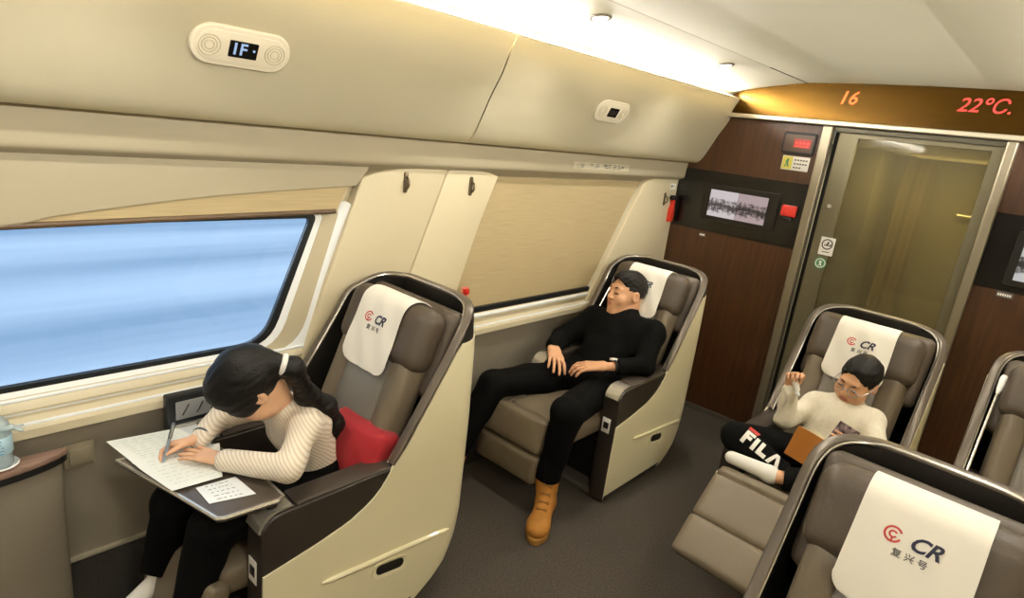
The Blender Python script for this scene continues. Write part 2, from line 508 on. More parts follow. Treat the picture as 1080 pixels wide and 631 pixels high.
structure('floor', boxes(((-2.2, Y0, -.06), (.8, 5.3, 0))), M['carpet'], label='dark grey brown speckled carpet floor of the train car')

# ceiling: coved side panels, flat middle panel
cside = spline([(-1.83, 2.065), (-1.77, 2.10), (-1.70, 2.125), (-1.58, 2.152), (-1.45, 2.172), (-1.319, 2.19)], 6)
structure('ceiling', bm_join(strip(cside, 1, Y0, YB, .012), strip(mir(cside), 1, Y0, YB, .012),
    strip([(-1.313, 2.191), (-1.0, 2.199), (CX, 2.201), (-.44, 2.199), (2*CX+1.313, 2.191)], 1, Y0, YB, .012)), M['ceil'], label='pale cream ceiling with long panel seams', ang=30)
structure('trim_3', strip([(-1.33, 2.205), (-1.30, 2.205)], 1, Y0, YB), M['seam'], label='dark seam line running along the ceiling')

# overhead panels
binp = spline([(-1.952, 1.70), (-1.947, 1.672), (-1.922, 1.661), (-1.892, 1.675), (-1.86, 1.722), (-1.800, 1.848), (-1.752, 1.935), (-1.718, 2.02), (-1.693, 2.07), (-1.694, 2.084), (-1.712, 2.086), (-1.74, 2.06), (-1.80, 2.03), (-1.87, 2.02)], 6)
b1 = structure('trim_1', strip(binp, 1, Y0, 1.803, -.008), M['bin'], label='long curved cream overhead panel above the train window', ang=40)
b2 = structure('trim_2', strip(binp, 1, 1.809, YB-.002, -.008), M['bin'], label='curved cream overhead panel section next to the brown bulkhead', ang=40)
structure('trim_4', strip(mir(binp), 1, Y0, YB-.002, .008), M['bin'], label='curved cream overhead panel on the aisle side', ang=40)
structure('trim_5', strip([(-1.97, 1.70), (-1.86, 1.80), (-1.75, 2.0)], 1, 1.79, 1.82), M['seam'], label='dark joint between the two overhead panels')

# upper wall band under the overhead panels, with a lip and a recess
def band(a, b): return strip(spline([(-1.965, 1.685), (-1.968, 1.64), (-1.972, 1.58), (-1.976, 1.555), (-1.99, 1.545), (-2.02, 1.53), (-2.052, 1.505), (-2.06, 1.47)], 3), 1, a, b)
bm = band(Y0, YB)
o = structure('wall_left', bm, M['band'], label='cream window side wall with a shadowed recess under its ledge', ang=25)

# wall behind everything (outer skin), with window openings: built of strips around the openings
def skin(ya, yb, za, zb, x=-2.075): return ((x-.05, ya, za), (x, yb, zb))
back = boxes(skin(Y0, YB, 1.46, 1.75), skin(Y0, YB, -.02, .70), skin(1.42, 1.88, .70, 1.46), skin(3.45, YB, .70, 1.46), skin(Y0, -.75, .70, 1.46), ((-2.074, 1.22, 1.372), (-2.056, 1.5, 1.50)))
b = obj('lower_panel', boxes(((-2.075, Y0, .262), (-2.03, YB, .735)),), M['lowwall'], o)
b['label'] = 'taupe lower wall panel under the sill'
obj('backing', back, M['pier'], o)
kb = obj('kickboard', prism([(-2.05, 0), (-1.985, 0), (-1.99, .1), (-2.012, .25), (-2.018, .268), (-2.05, .268)], 1, Y0, YB), M['kick'], o)
kb['label'] = 'dark carpeted kickboard along the floor'
obj('kickboard_edge', boxes(((-2.035, Y0, .262), (-2.012, YB, .270))), M['alu'], o)

# panels (piers) between the windows, in two halves with a slanted joint
def pier(pts, x0=-2.06, x1=-2.008): return prism(pts, 0, x0, x1, .008, 3)
top = spline([(1.377, 1.494), (1.47, 1.521), (1.62, 1.538), (1.815, 1.545)], 5)
top2 = spline([(1.82, 1.545), (1.95, 1.543), (2.06, 1.532), (2.124, 1.516)], 5)
p1 = obj('wall_panel', pier(top+[(1.803, 1.53), (1.666, 1.164), (1.512, .76), (1.135, .76), (1.247, 1.12)]), M['pier'], o)
p2 = obj('wall_panel', pier(top2+[(2.041, 1.311), (1.993, 1.173), (1.86, .76), (1.517, .76), (1.671, 1.164), (1.808, 1.53)]), M['pier'], o)
p3 = obj('wall_panel', pier([(3.455, 1.50), (3.50, 1.525), (3.56, 1.535), (YB-.01, 1.54), (YB-.01, .76), (3.00, .76), (3.185, 1.06)]), M['pier'], o)
for p in (p1, p2, p3): autosmooth(p, 40)
obj('joint_line', strip([(1.80, 1.55), (1.655, 1.15), (1.50, .75)], 0, -2.05, -2.012), M['seam'], o)

# sill running under both windows
sp = [(-2.06, .845), (-2.032, .845), (-2.026, .838), (-2.018, .815), (-2.020, .808), (-2.034, .803), (-2.030, .79), (-2.0, .779), (-1.992, .774), (-1.988, .765), (-1.990, .738), (-2.0, .733), (-2.06, .73)]
sl = structure('trim_6', strip(sp, 1, Y0, YB-.005), M['sill'], label='cream window sill ledge along the side wall', ang=25)
obj('white_edge', tube([(-2.0, Y0, .778), (-2.0, YB-.02, .778)], .006, 8), M['sillwhite'], sl)
obj('white_edge', tube([(-2.03, Y0, .843), (-2.03, 1.9, .843)], .006, 8), M['sillwhite'], sl)

# window 1: slanted rounded glass with gasket, strips and frame
def slant_outline(yr0, z0, yr1, z1, yl, r, seg=6):
    """outline (y,z) of an opening: right side leans from (yr0,z0 bottom) to (yr1,z1 top); left end far behind the photographer"""
    A = Vector((yl, z0)); B = Vector((yr0, z0)); Cc = Vector((yr1, z1)); D = Vector((yl, z1)); out = []
    Q = [A, B, Cc, D]
    for i in range(4):
        p, q, n = Q[i-1], Q[i], Q[(i+1) % 4]
        d1 = (p-q).normalized(); d2 = (n-q).normalized()
        rr = r*(.3 if i == 2 else 1)
        a, c = q+d1*rr, q+d2*rr
        for k in range(seg+1):
            t = k/seg; out.append(tuple((1-t)**2*a+2*t*(1-t)*q+t*t*c))
    return out
def ring(outer, inner, x0, x1, x2=None):
    """solid ring between two outlines with equal counts; x0 back, x1 front at outer, x2 front at inner"""
    x2 = x1 if x2 is None else x2
    bm = bmesh.new(); n = len(outer)
    a = [bm.verts.new((x1, *p)) for p in outer]; b = [bm.verts.new((x2, *p)) for p in inner]
    c = [bm.verts.new((x0, *p)) for p in inner]; d = [bm.verts.new((x0, *p)) for p in outer]
    for i in range(n):
        j = (i+1) % n
        for r0, r1 in ((a, b), (b, c), (c, d), (d, a)): bm.faces.new((r0[i], r0[j], r1[j], r1[i]))
    bmesh.ops.recalc_face_normals(bm, faces=bm.faces[:]); return bm
w1 = empty('window_1', (0, 0, 0)); tag(w1, 'wide slanted train window with blue landscape rushing past', None, None, 'structure')
g0 = slant_outline(1.010, .878, 1.190, 1.335, -.7, .09)
g1 = slant_outline(1.035, .862, 1.216, 1.350, -.72, .10)
g2 = slant_outline(1.060, .846, 1.240, 1.356, -.73, .11)
g3 = slant_outline(1.140, .835, 1.300, 1.372, -.75, .12)
g4 = slant_outline(1.185, .80, 1.345, 1.40, -.78, .10)
obj('glass_pane', prism(g0, 0, -2.066, -2.060), M['winglass'], w1)
obj('gasket', ring(g1, g0, -2.072, -2.052), M['rubber'], w1)
obj('inner_strip', ring(g2, g1, -2.072, -2.046, -2.052), M['sillwhite'], w1)
obj('frame', ring(g3, g2, -2.072, -2.036, -2.044), M['frame'], w1)
obj('outer_frame', ring(g4, g3, -2.072, -2.024, -2.036), M['sillwhite'], w1)
# window 2, closed by its blind: only the dark gasket and a pale tube imitating outside light show under the hem
w2 = empty('window_2', (0, 0, 0)); tag(w2, 'train window behind the drawn beige blind beside the sleeping man', None, None, 'structure')
h0 = slant_outline(3.02, .865, 3.30, 1.43, 2.0, .09); h1 = slant_outline(3.06, .845, 3.36, 1.47, 1.95, .1)
obj('glass_pane', prism(h0, 0, -2.074, -2.070), M['winglass'], w2)
obj('gasket', ring(h1, h0, -2.076, -2.062), M['rubber'], w2)
obj('lower_gasket', boxes(((-2.06, 1.88, .802), (-2.028, 3.06, .868), .004)), M['rubber'], w2)
obj('rail', tube([(-2.024, 1.86, .826), (-2.024, 3.03, .826)], .010, 10), M['sillwhite'], w2)  # pale tube stands in for the strip of daylight below the blind

# upper lip of window 1: recessed panel whose lower edge rises towards the front of the car
up = [(Y0, 1.56), (Y0, 1.28)]+spline([(-.3, 1.295), (.288, 1.345), (.411, 1.368), (.754, 1.414), (1.05, 1.44), (1.352, 1.461)], 4)+[(1.40, 1.52), (1.42, 1.56)]
obj('window_hood', prism(up, 0, -2.06, -2.012, .004), M['band'], o)

# roller blinds
bl = obj('roller_blind', bm_join(prism([(-.7, 1.50), (-.7, 1.335), (1.275, 1.362), (1.335, 1.50)], 0, -2.022, -2.018)), M['blind'])
tag(bl, 'rolled up beige blind hanging above the clear train window', 'blind')
hem = obj('hem_bar', tube([(-2.022, -.7, 1.338), (-2.022, .3, 1.343), (-2.022, 1.27, 1.366)], .010, 10), mat('brown_hem_bar', '#5e4a34', .5), bl)
relocate(bl, (-2.044, .3, 1.36)); hem.location = -Vector((-2.044, .3, 1.36))
bl2 = obj('roller_blind', prism([(2.12, 1.53), (1.80, .858), (3.04, .845), (3.13, .98), (3.46, 1.53)], 0, -2.052, -2.046), M['blind'])
tag(bl2, 'fully drawn beige blind covering the window beside the man', 'blind')
hb = obj('hem_bar', boxes(((-2.056, 1.80, .838), (-2.040, 3.06, .862), .004)), mat('dark_hem_bar', '#3c3022', .5), bl2)
relocate(bl2, (-2.05, 2.5, .85)); hb.location = -Vector((-2.05, 2.5, .85))

# unseen roof shell, added to stop sky light leaking in above the panels
structure('ceiling_sky_block', bm_join(strip([(-2.13, 1.70), (-2.13, 2.1), (-1.9, 2.26), (CX, 2.30), (2*CX+1.9, 2.26), (2*CX+2.13, 2.1), (2*CX+2.13, 1.70)], 1, Y0-.05, YB+.03, .01), boxes(((2*CX+2.03, Y0, 1.70), (2*CX+2.14, YB, 1.76)))), M['pier'], label='unseen roof shell added above the ceiling panels to block sky light')
# aisle-side wall, and an unseen rear wall added to shut out sky light
rw = structure('wall_right', boxes(((2*CX+2.03, Y0, 0), (2*CX+2.08, YB, 1.75))), M['pier'], label='cream side wall behind the aisle seats')
structure('wall_sky_block', boxes(((-2.12, Y0-.05, 0), (.7, Y0, 2.3))), M['wood'], label='unseen brown wall added at the rear end to block sky light')

# bulkhead with door
DL, DR, DT = -1.155, -.275, 1.965
bulk = structure('wall_front', boxes(((-2.12, YB, -.02), (DL, YB+.05, 1.99)), ((DR, YB, -.02), (.7, YB+.05, 1.99)), ((-2.12, YB, DT), (.7, YB+.05, 2.3))), M['wood'], label='brown wood bulkhead around the glass door')
hd = spline([(-1.80, 2.055), (-1.735, 2.105), (-1.66, 2.135), (-1.5, 2.165), (-1.317, 2.19), (-1.0, 2.199), (CX, 2.201)], 4)
hdp = [(-1.775, 1.992), (2*CX+1.775, 1.992)]+[(2*CX-x, z) for x, z in hd]+[(x, z) for x, z in hd[::-1]]
hdr = structure('trim_7', prism(hdp, 1, YB-.035, YB+.01), M['header'], label='glossy dark brown display header above the door')
structure('trim_8', boxes(((-1.785, YB-.06, 1.968), (2*CX+1.785, YB, 1.994), .006)), M['alu'], label='pale metal strip under the dark header')
obj('black_panel', boxes(((-2.03, YB-.006, 1.237), (DL+.003, YB+.001, 1.625))), M['black'], bulk)['label'] = 'black gloss panel around the left monitor'
obj('black_panel', boxes(((DR-.003, YB-.006, 1.252), (.6, YB+.001, 1.628))), M['black'], bulk)['label'] = 'black gloss panel right of the door'
obj('baseboard_strip', boxes(((-2.03, YB-.008, 0), (DL, YB+.001, .035))), M['base'], bulk)

door = empty('door_1', (-.72, YB, 0)); tag(door, 'smoked glass sliding door with steel posts in the bulkhead', None, None, 'structure')
def dp(name, bm, m, label=None):
    bmesh.ops.translate(bm, vec=(.72, -YB, 0), verts=bm.verts[:]); q = obj(name, bm, m, door)
    if label: q['label'] = label
    return q
dp('door_post', boxes(((-1.165, YB-.05, 0), (-1.112, YB+.02, 1.966), .008)), M['steel'])
dp('door_post', boxes(((-.318, YB-.05, 0), (-.272, YB+.02, 1.966), .008)), M['steel'])
dp('door_track', boxes(((-1.112, YB-.01, 1.938), (-.318, YB+.05, 1.966), .004)), mat('dark_steel', '#5f5a4c', .4, metal=.6))
# leaf frame
dp('leaf_frame', bm_join(boxes(((-1.085, YB+.012, 0), (-.985, YB+.045, 1.938)), ((-.37, YB+.012, 0), (-.318, YB+.045, 1.938)), ((-.985, YB+.012, 1.915), (-.37, YB+.045, 1.938)), ((-.985, YB+.012, 0), (-.37, YB+.045, .12)))), mat('olive_steel', '#7b745d', .4, metal=.5))
dp('glass_pane', boxes(((-.988, YB+.025, .115), (-.367, YB+.033, 1.918))), M['doorglass'])
dp('side_gap', boxes(((-1.112, YB+.03, 0), (-1.085, YB+.05, 1.94))), M['blackmat'])
dp('lock', place(lathe([(.014, 0), (.016, .004), (.010, .012)], 16), Vector((-1.045, YB+.012, 1.52)), Vector((1, 0, 0)), Vector((0, 0, 1)), Vector((0, -1, 0))), M['silver'])

# cab vestibule seen through the glass
structure('wall_vestibule', boxes(((-1.3, 5.2, 0), (-.1, 5.25, 1.885))), M['door_olive'], label='olive wall of the vestibule behind the glass door')
structure('wall_vestibule_left', boxes(((-1.3, YB+.05, 0), (-1.25, 5.2, 1.885)), ((-1.25, 4.5, 0), (-.97, 5.0, 1.885))), mat('vestibule_cabinet', '#4f4a38', .5), label='dark cabinet side of the vestibule behind the door')
structure('wall_vestibule_right', boxes(((-.15, YB+.05, 0), (-.1, 5.2, 1.885))), M['door_olive'], label='right hand wall of the vestibule behind the door')
structure('ceiling_vestibule', boxes(((-1.3, YB+.05, 1.885), (-.1, 5.25, 1.935))), M['ceil'], label='pale ceiling of the vestibule behind the door')
vl = empty('vestibule_light', (-.62, 4.8, 1.885)); tag(vl, 'bright ceiling light panel behind the top of the glass door', 'ceiling light')
obj('panel', prism(rrect(.46, .5, .04, 5), 2, -.012, 0, .003, 2), emit('vestibule_panel', '#fff0cc', 1.6), vl)
obj('surround', prism(rrect(.52, .56, .05, 5), 2, -.006, 0, .003, 2), M['ceil'], vl)
ct = obj('curtain', strip([(x, 5.06+.018*math.sin(x*70)) for x in np.linspace(-.93, -.74, 40)], 2, .05, 1.86, .004), M['door_tan'])
tag(ct, 'tan curtain hanging in the vestibule behind the glass door', 'curtain')
hr = obj('grab_rail', tube([(-.56, 5.16, 1.53), (-.56, 5.12, 1.53), (-.17, 5.12, 1.53), (-.17, 5.16, 1.53)], .012, 10), M['alu'])
tag(hr, 'pale horizontal grab rail seen through the glass door', 'rail')

# world outside the window: snowy blue slope
def snow():
    m = mat('snowy_slope', '#a3b6c4', .9, col2='#e8edf0', vscale=1.6, stretch=(.5, .03, 1.6))
    return m
bm = strip([(-2.6, -1.3), (-4.5, -1.3), (-9, -.8), (-16, .6), (-40, 9)], 1, -14, 40, 0, 6)
structure('ground_outside', bm, snow(), label='pale blue snowy slope outside the window')

# ------------------------------------------------------------------ fittings on panels
BU, BV, BN = Vector((0, 1, 0)), Vector((.452, 0, .892)), Vector((.892, 0, -.452))
def info_unit(c, label, text):
    root = empty('seat_display_unit', c); tag(root, label, 'seat display', None)
    def P(name, bm, m, z=0):
        bmesh.ops.translate(bm, vec=(0, 0, z), verts=bm.verts[:]); return autosmooth(obj(name, place(bm, (0, 0, 0), BU, BV, BN), m, root), 35)
    P('housing', prism(rrect(.275, .112, .055, 10), 2, -.02, .012, .005, 3), M['plastic'])
    P('face', prism(rrect(.245, .086, .042, 10), 2, .010, .0145, .002, 2), M['plastic'])
    for sx in (-1, 1):
        b = bmesh.new()
        for rr in (.012, .020, .028):
            b = bm_join(b, tube([(sx*.090+rr*math.cos(a), rr*math.sin(a), .0145) for a in np.linspace(0, 2*math.pi, 28, endpoint=False)], .0016, 6, closed=True))
        P('speaker_grille', b, M['plasticdim'])
    P('display', prism(rrect(.078, .046, .003, 3), 2, .013, .0165), M['black'])
    if text: P('digits', text_bm(text, .046, bold=.0008), M['blueled'], .0172)
    else:
        P('digits', poly_bm([[(-.028+.02*i, -.012), (-.016+.02*i, -.012), (-.016+.02*i, .012), (-.028+.02*i, .012)] for i in range(3)], .0003), mat('dim_led', '#2b2320', .5), .0167)
    return root
info_unit((-1.790, .812, 1.868), 'ivory pill shaped unit with lit seat number display above the clear window', '1F \u00b7')
info_unit((-1.788, 2.64, 1.878), 'ivory pill shaped unit with dark blank display, nearer the bulkhead', None)

# ceiling lights
def downlight(x, y, z, label):
    r = empty('downlight', (x, y, z)); tag(r, label, 'ceiling light', 'recessed downlights in the ceiling')
    tilt = Matrix.Rotation(math.radians(-9 if x < CX else 9), 4, 'Y')
    a = obj('bezel', lathe([(.030, .004), (.042, .004), (.043, -.003), (.037, -.007), (.030, -.004)], 28), mat('downlight_ring', '#5f584b', .5), r, True)
    b = obj('lens', lathe([(.0, -.012), (.012, -.0115), (.024, -.009), (.031, -.004), (.031, .004), (0, .004)], 28), M['lampdisc'], r, True)
    for q in (a, b): q.data.transform(tilt)
downlight(-1.452, 1.98, 2.170, 'round recessed ceiling light above the joint of the overhead panels')
downlight(-1.459, 3.09, 2.169, 'round recessed ceiling light nearest the dark display header')
downlight(2*CX+1.455, 1.98, 2.170, 'round recessed ceiling light on the aisle side above the seats')
downlight(2*CX+1.455, 3.09, 2.170, 'round recessed ceiling light on the aisle side by the bulkhead')
downlight(-1.452, .40, 2.170, 'round recessed ceiling light nearest the writing girl')
# hidden cove light strips, shining up behind the lips of the overhead panels
for nm, sx in (('a', -1), ('b', 1)):
    x = CX+sx*(1.752-.72+.0)
    c = obj('cove_light', strip([(CX+sx*1.045, 2.066), (CX+sx*1.010, 2.074)], 1, Y0+.1, YB-.08, .004), M['lamp'])
    tag(c, 'warm light strip in the cove above the overhead panels on the '+('window side' if sx < 0 else 'aisle side'), 'light strip')

# small things on the side wall
def hook(y, z, label, x=-2.008):
    h = obj('coat_hook', bm_join(prism(rrect(.020, .085, .009, 5, y, z), 0, x-.004, x+.006, .002, 2), tube([(x+.004, y, z+.024), (x+.022, y, z+.012), (x+.026, y, z-.008), (x+.018, y, z-.022), (x+.006, y, z-.026)], .0045, 8)), mat('dark_bronze', '#6b5f4c', .35, metal=.6))
    autosmooth(h); relocate(h, (x, y, z)); tag(h, label, 'coat hook')
hook(1.58, 1.48, 'narrow metal coat hook on the panel left of the slanted joint')
hook(1.948, 1.469, 'narrow metal coat hook on the panel right of the slanted joint')
hook(3.745, 1.405, 'narrow metal coat hook beside the red hammer')
ham = empty('emergency_hammer', (-2.000, 3.842, 1.34)); tag(ham, 'red emergency hammer with black head mounted on the wall by the bulkhead', 'emergency hammer')
autosmooth(obj('handle', prism([(-.022, -.085), (.022, -.085), (.020, .0), (.010, .02), (.010, .07), (-.010, .07), (-.010, .02), (-.020, 0)], 0, -.008, .022, .005, 2), mat('red_plastic', '#c8321f', .4), ham))
autosmooth(obj('head', bm_join(boxes(((-.006, -.03, .062), (.026, .022, .092), .006)), place(lathe([(.012, 0), (.009, .012), (.001, .03)], 12), Vector((.01, -.028, .077)), Vector((1, 0, 0)), Vector((0, 0, 1)), Vector((0, -1, 0)))), M['blackmat'], ham))
st = obj('hammer_sticker', boxes(((-2.0085, 3.80, 1.47), (-2.007, 3.87, 1.51))), M['white']); tag(st, 'small white sticker above the red hammer', 'sticker')
obj('print', boxes(((-2.007, 3.81, 1.48), (-2.0066, 3.825, 1.50)), ((-2.007, 3.835, 1.488), (-2.0066, 3.86, 1.492))), M['grey'], st)
rt = empty('red_pull_tag', (-2.006, 1.975, .965)); tag(rt, 'small red tag on the wall panel above the empty headrest corner', 'tag')
autosmooth(obj('plate', boxes(((-.002, -.022, -.03), (.006, .022, .03), .003)), mat('salmon_plastic', '#d97a63', .4), rt)); autosmooth(obj('button', boxes(((.005, -.014, -.005), (.022, .014, .022), .004)), mat('red_button', '#c3201a', .35), rt))
# printed strip on the wall band
ls = obj('sticker_strip', strip([(-1.9715, 1.575), (-1.9685, 1.612)], 1, 2.64, 3.19, .0006), mat('ivory_sticker', '#efe8cf', .6)); tag(ls, 'ivory printed sticker strip on the ledge above the drawn blind', 'sticker')
bm = bmesh.new(); rnd = random.Random(3)
for k, y in enumerate((2.72, 2.80, 2.86, 2.93, 2.955, 2.985, 3.035, 3.08, 3.12)):
    for q in range(5):
        w_ = rnd.uniform(.004, .022); yy = y+rnd.uniform(-.012, .012); zz = rnd.uniform(1.582, 1.604)
        xx = -1.9685-(.003*(1.612-zz)/.037)
        box(bm, (xx-.0008, yy-w_/2, zz), (xx+.0012, yy+w_/2, zz+.003))
obj('print', bm, M['grey'], ls)

# square plate on the lower wall
sk = empty('socket_cover', (-2.028, .417, .63)); tag(sk, 'square taupe socket cover on the lower wall beside the table', 'socket cover')
m_ = mat('taupe_plastic', '#8a806c', .45)
autosmooth(obj('plate', boxes(((-.004, -.040, -.042), (.010, .040, .042), .004)), m_, sk)); autosmooth(obj('flap', boxes(((.009, -.028, -.028), (.017, .032, .026), .004)), m_, sk))

# ------------------------------------------------------------------ fittings on the bulkhead
def bk(x, z, d=0): return Vector((x, YB-d, z))
XU, ZV, NN = Vector((1, 0, 0)), Vector((0, 0, 1)), Vector((0, -1, 0))
def on_bulk(bm): return place(bm, (0, 0, 0), XU, ZV, NN)
tvr = empty('wall_monitor', (-1.565, YB-.006, 1.43)); tag(tvr, 'wall monitor showing two grey photographs left of the door', 'monitor')
obj('bezel', on_bulk(bm_join(prism(rrect(.49, .235, .012, 4), 2, 0, .012, .003, 2))), mat('monitor_bezel', '#15120f', .35), tvr)
obj('picture', boxes(((-.195, -.0155, -.088), (-.008, -.012, .082))), photo_mat('screen_photo_pale', '#d9cfd2', '#4a4244'), tvr)['label'] = 'paler photograph on the left half of the screen'
obj('picture', boxes(((-.005, -.0155, -.088), (.182, -.012, .082))), photo_mat('screen_photo_dark', '#b9a4a6', '#2f2829'), tvr)['label'] = 'darker photograph on the right half of the screen'
tv2 = empty('wall_monitor', (.12, YB-.006, 1.42)); tag(tv2, 'wall monitor right of the door, cut off by the photo edge', 'monitor')
obj('bezel', on_bulk(prism(rrect(.56, .27, .012, 4), 2, 0, .012, .003, 2)), mat('monitor_bezel_b', '#15120f', .35), tv2)
obj('picture', boxes(((-.245, -.0155, -.105), (.245, -.012, .10))), photo_mat('screen_photo_right', '#c9c9c9', '#1a1a1a'), tv2)
rb = empty('red_call_box', (-1.247, YB-.006, 1.452)); tag(rb, 'red alarm box with dark grip on the black panel by the door post', 'alarm box')
autosmooth(obj('cover', boxes(((-.048, -.026, -.028), (.042, 0, .040), .008)), mat('red_cover', '#d83a30', .35), rb)); autosmooth(obj('grip', boxes(((-.026, -.018, -.052), (.022, 0, -.030), .006)), M['blackmat'], rb))
ld = empty('led_sign', (-1.29, YB, 1.853)); tag(ld, 'small framed red lettering sign left of the door top', 'led sign')
obj('frame', on_bulk(bm_join(prism(rrect(.19, .125, .01, 4), 2, 0, .010, .003, 2))), M['blackmat'], ld)
obj('face', on_bulk(prism(rrect(.165, .098, .006, 3), 2, .008, .0115)), mat('sign_face', '#4a3527', .4), ld)
obj('red_window', on_bulk(prism(rrect(.098, .052, .004, 3, .022, 0), 2, .011, .013)), mat('sign_red', '#9c2c25', .4), ld)
bm = bmesh.new()
for i in range(4):
    box(bm, (-.018+.022*i, -.0145, -.006), (-.002+.022*i, -.0125, .010)); 
obj('red_letters', bm_join(bm, boxes(((-.02, -.0145, -.019), (.062, -.0125, -.013)))), M['redled'], ld)
sk2 = empty('notice_sticker', (-1.285, YB, 1.737)); tag(sk2, 'white and yellow notice sticker under the red lettering sign', 'sticker')
obj('sheet', boxes(((-.079, -.002, -.041), (.079, 0, .041))), M['white'], sk2)
obj('yellow_field', boxes(((-.076, -.003, -.037), (-.018, -.0015, .037))), M['yellow'], sk2)
obj('figure', place(poly_bm([[(-.014, -.024), (-.004, .0), (-.010, .004), (-.002, .024), (.008, .022), (.006, 0), (.014, -.024), (.004, -.022), (0, -.006), (-.006, -.024)]], .0004), Vector((-.047, -.0034, 0)), XU, ZV, NN), M['green'], sk2)
bm = bmesh.new()
for r_ in range(3):
    for c_ in range(5 if r_ < 2 else 3): box(bm, (-.008+.016*c_, -.0028, .016-.022*r_), (.003+.016*c_, -.0018, .024-.022*r_))
obj('print', bm, M['grey'], sk2)
rs = empty('small_plate', (-1.769, YB, 1.205)); tag(rs, 'tiny grey label plate under the left black panel', 'label plate'); obj('plate', boxes(((-.022, -.003, -.012), (.022, 0, .012), .001)), M['grey'], rs)
bm = bmesh.new()
for i in range(4): box(bm, (-.017+.009*i, -.0038, -.005), (-.011+.009*i, -.0028, .005))
obj('print', bm, M['white'], rs)
rs2 = empty('small_plate', (-.135, YB, 1.232)); tag(rs2, 'tiny printed label plate under the right black panel', 'label plate'); obj('plate', boxes(((-.035, -.003, -.014), (.035, 0, .014), .001)), M['grey'], rs2)
bm = bmesh.new()
for i in range(6): box(bm, (-.028+.0095*i, -.0038, -.006), (-.0215+.0095*i, -.0028, .006))
obj('print', bm, M['white'], rs2)
# lettering in the header
t16 = obj('led_digits', place(text_bm('16', .098, shear=.25, bold=.0006), Vector((-1.078, YB-.0362, 2.118)), XU, ZV, NN), M['orange']); tag(t16, 'orange lit carriage number on the dark header', 'led digits')
t22 = obj('led_digits', place(text_bm('22\u2103.', .094, shear=.25, bold=.0004), Vector((-.452, YB-.0362, 2.117)), XU, ZV, NN), M['redled']); tag(t22, 'red lit temperature reading on the dark header', 'led digits')
for o_ in (t16, t22): relocate(o_, o_.matrix_world.translation+Vector((-1.078 if o_ is t16 else -.452, YB-.036, 2.117)))
# door stickers
s1 = empty('door_sticker', (-1.0, YB+.011, 1.292)); tag(s1, 'white square pictogram sticker on the door frame', 'sticker')
obj('sheet', boxes(((-.04, -.0015, -.053), (.04, .0, .053))), M['white'], s1)
obj('circle', on_bulk(tube([(.028*math.cos(a), .028*math.sin(a)+.012, .002) for a in np.linspace(0, 2*math.pi, 30, endpoint=False)], .003, 6, closed=True)), M['blackmat'], s1)
obj('pictogram', on_bulk(bm_join(poly_bm([[(-.016, .008), (.012, .008), (.022, .018), (.022, .002), (.012, .004), (-.016, .002)], [(-.006, .006), (.004, .03), (.010, .026), (.004, .006)]], .0004), poly_bm([[(-.02, -.036), (.02, -.036), (.02, -.032), (-.02, -.032)]], .0004))), M['blackmat'], s1)
for ch in s1.children:
    if ch.name.startswith('pictogram'): ch.location.y = -.002
s2 = empty('door_sticker', (-1.012, YB+.011, 1.188)); tag(s2, 'round green and white sticker on the door frame', 'sticker')
obj('disc', on_bulk(lathe([(0, 0), (.036, 0), (.036, .0012), (0, .0012)], 28)), M['green'], s2)
obj('ring', on_bulk(tube([(.026*math.cos(a), .026*math.sin(a), .0015) for a in np.linspace(0, 2*math.pi, 26, endpoint=False)], .003, 6, closed=True)), M['white'], s2)
obj('figure', on_bulk(poly_bm([[(-.010, -.016), (-.003, -.002), (-.010, .006), (-.002, .016), (.008, .012), (.004, 0), (.011, -.016), (.004, -.016), (0, -.008), (-.004, -.016)]], .002)), M['white'], s2)

# ------------------------------------------------------------------ seats
HW, YR, RC = .30, .50, .14       # half width, rear depth, corner radius of the shell
def plan(inset=0, n=10, y0=-.36, ns=26):
    """U-shaped plan of the shell: right front, round the back, left front.  -> (x, y, tag)"""
    hw, yr, rc = HW-inset, YR-inset, RC-inset*.6
    out = [(hw, y) for y in np.linspace(y0, yr-rc, ns)]
    out += [(hw-rc+rc*math.cos(a), yr-rc+rc*math.sin(a)) for a in np.linspace(0, math.pi/2, n+1)[1:]]
    out += [(x, yr) for x in np.linspace(hw-rc, -(hw-rc), 9)[1:]]
    out += [(-x, y) for x, y in out[:ns+n][::-1]]
    return out
def interp(x, xs, ys): return float(np.interp(x, xs, ys))
WING = False     # window-side seats carry a wing that reaches further forward on the wall side
def rim_start(x): return -.015 if (WING and x < 0) else .075
def rimz(x, y):
    if WING and x < 0 and y < YR-RC:
        return min(.64+max(0, y+.02)*1.52, 1.085+(y-.275)*.35)
    if y <= .08: return .64
    if y < YR-RC: return .64+(y-.08)*1.52
    b = .64+(YR-RC-.08)*1.52
    if WING and x < 0: b = 1.085+(YR-RC-.275)*.35
    t = min(1, (y-(YR-RC))/RC)
    back = 1.158 if abs(x) < HW-RC else b+(1.152-b)*math.sin(t*math.pi/2)**.85
    return back
def creamz(x, y):
    side = interp(y, [-.36, -.2, -.08, 0, .04, .075, .10, .125], [.445, .475, .505, .545, .58, .635, .665, .705])
    if y > .125: side = min(rimz(x, y)-.018, 1.035)
    return side
def yfac(z):
    return interp(z, [.02, .06, .12, .2, .3, .7, 1.0, 1.1, 1.2], [.60, .76, .89, .965, 1, 1, .975, .95, .925])
def xfac(z): return 1-.03*max(0, (.25-z)/.25)**2
def warp(x, y, z): return (x*xfac(z), y*yfac(z) if y > 0 else y, z)
def grid_bm(rows, closed=False):
    bm = bmesh.new(); R = [[bm.verts.new(p) for p in r] for r in rows]
    for a, b in zip(R, R[1:]):
        for i in range(len(a)-1): bm.faces.new((a[i], a[i+1], b[i+1], b[i]))
    return bm

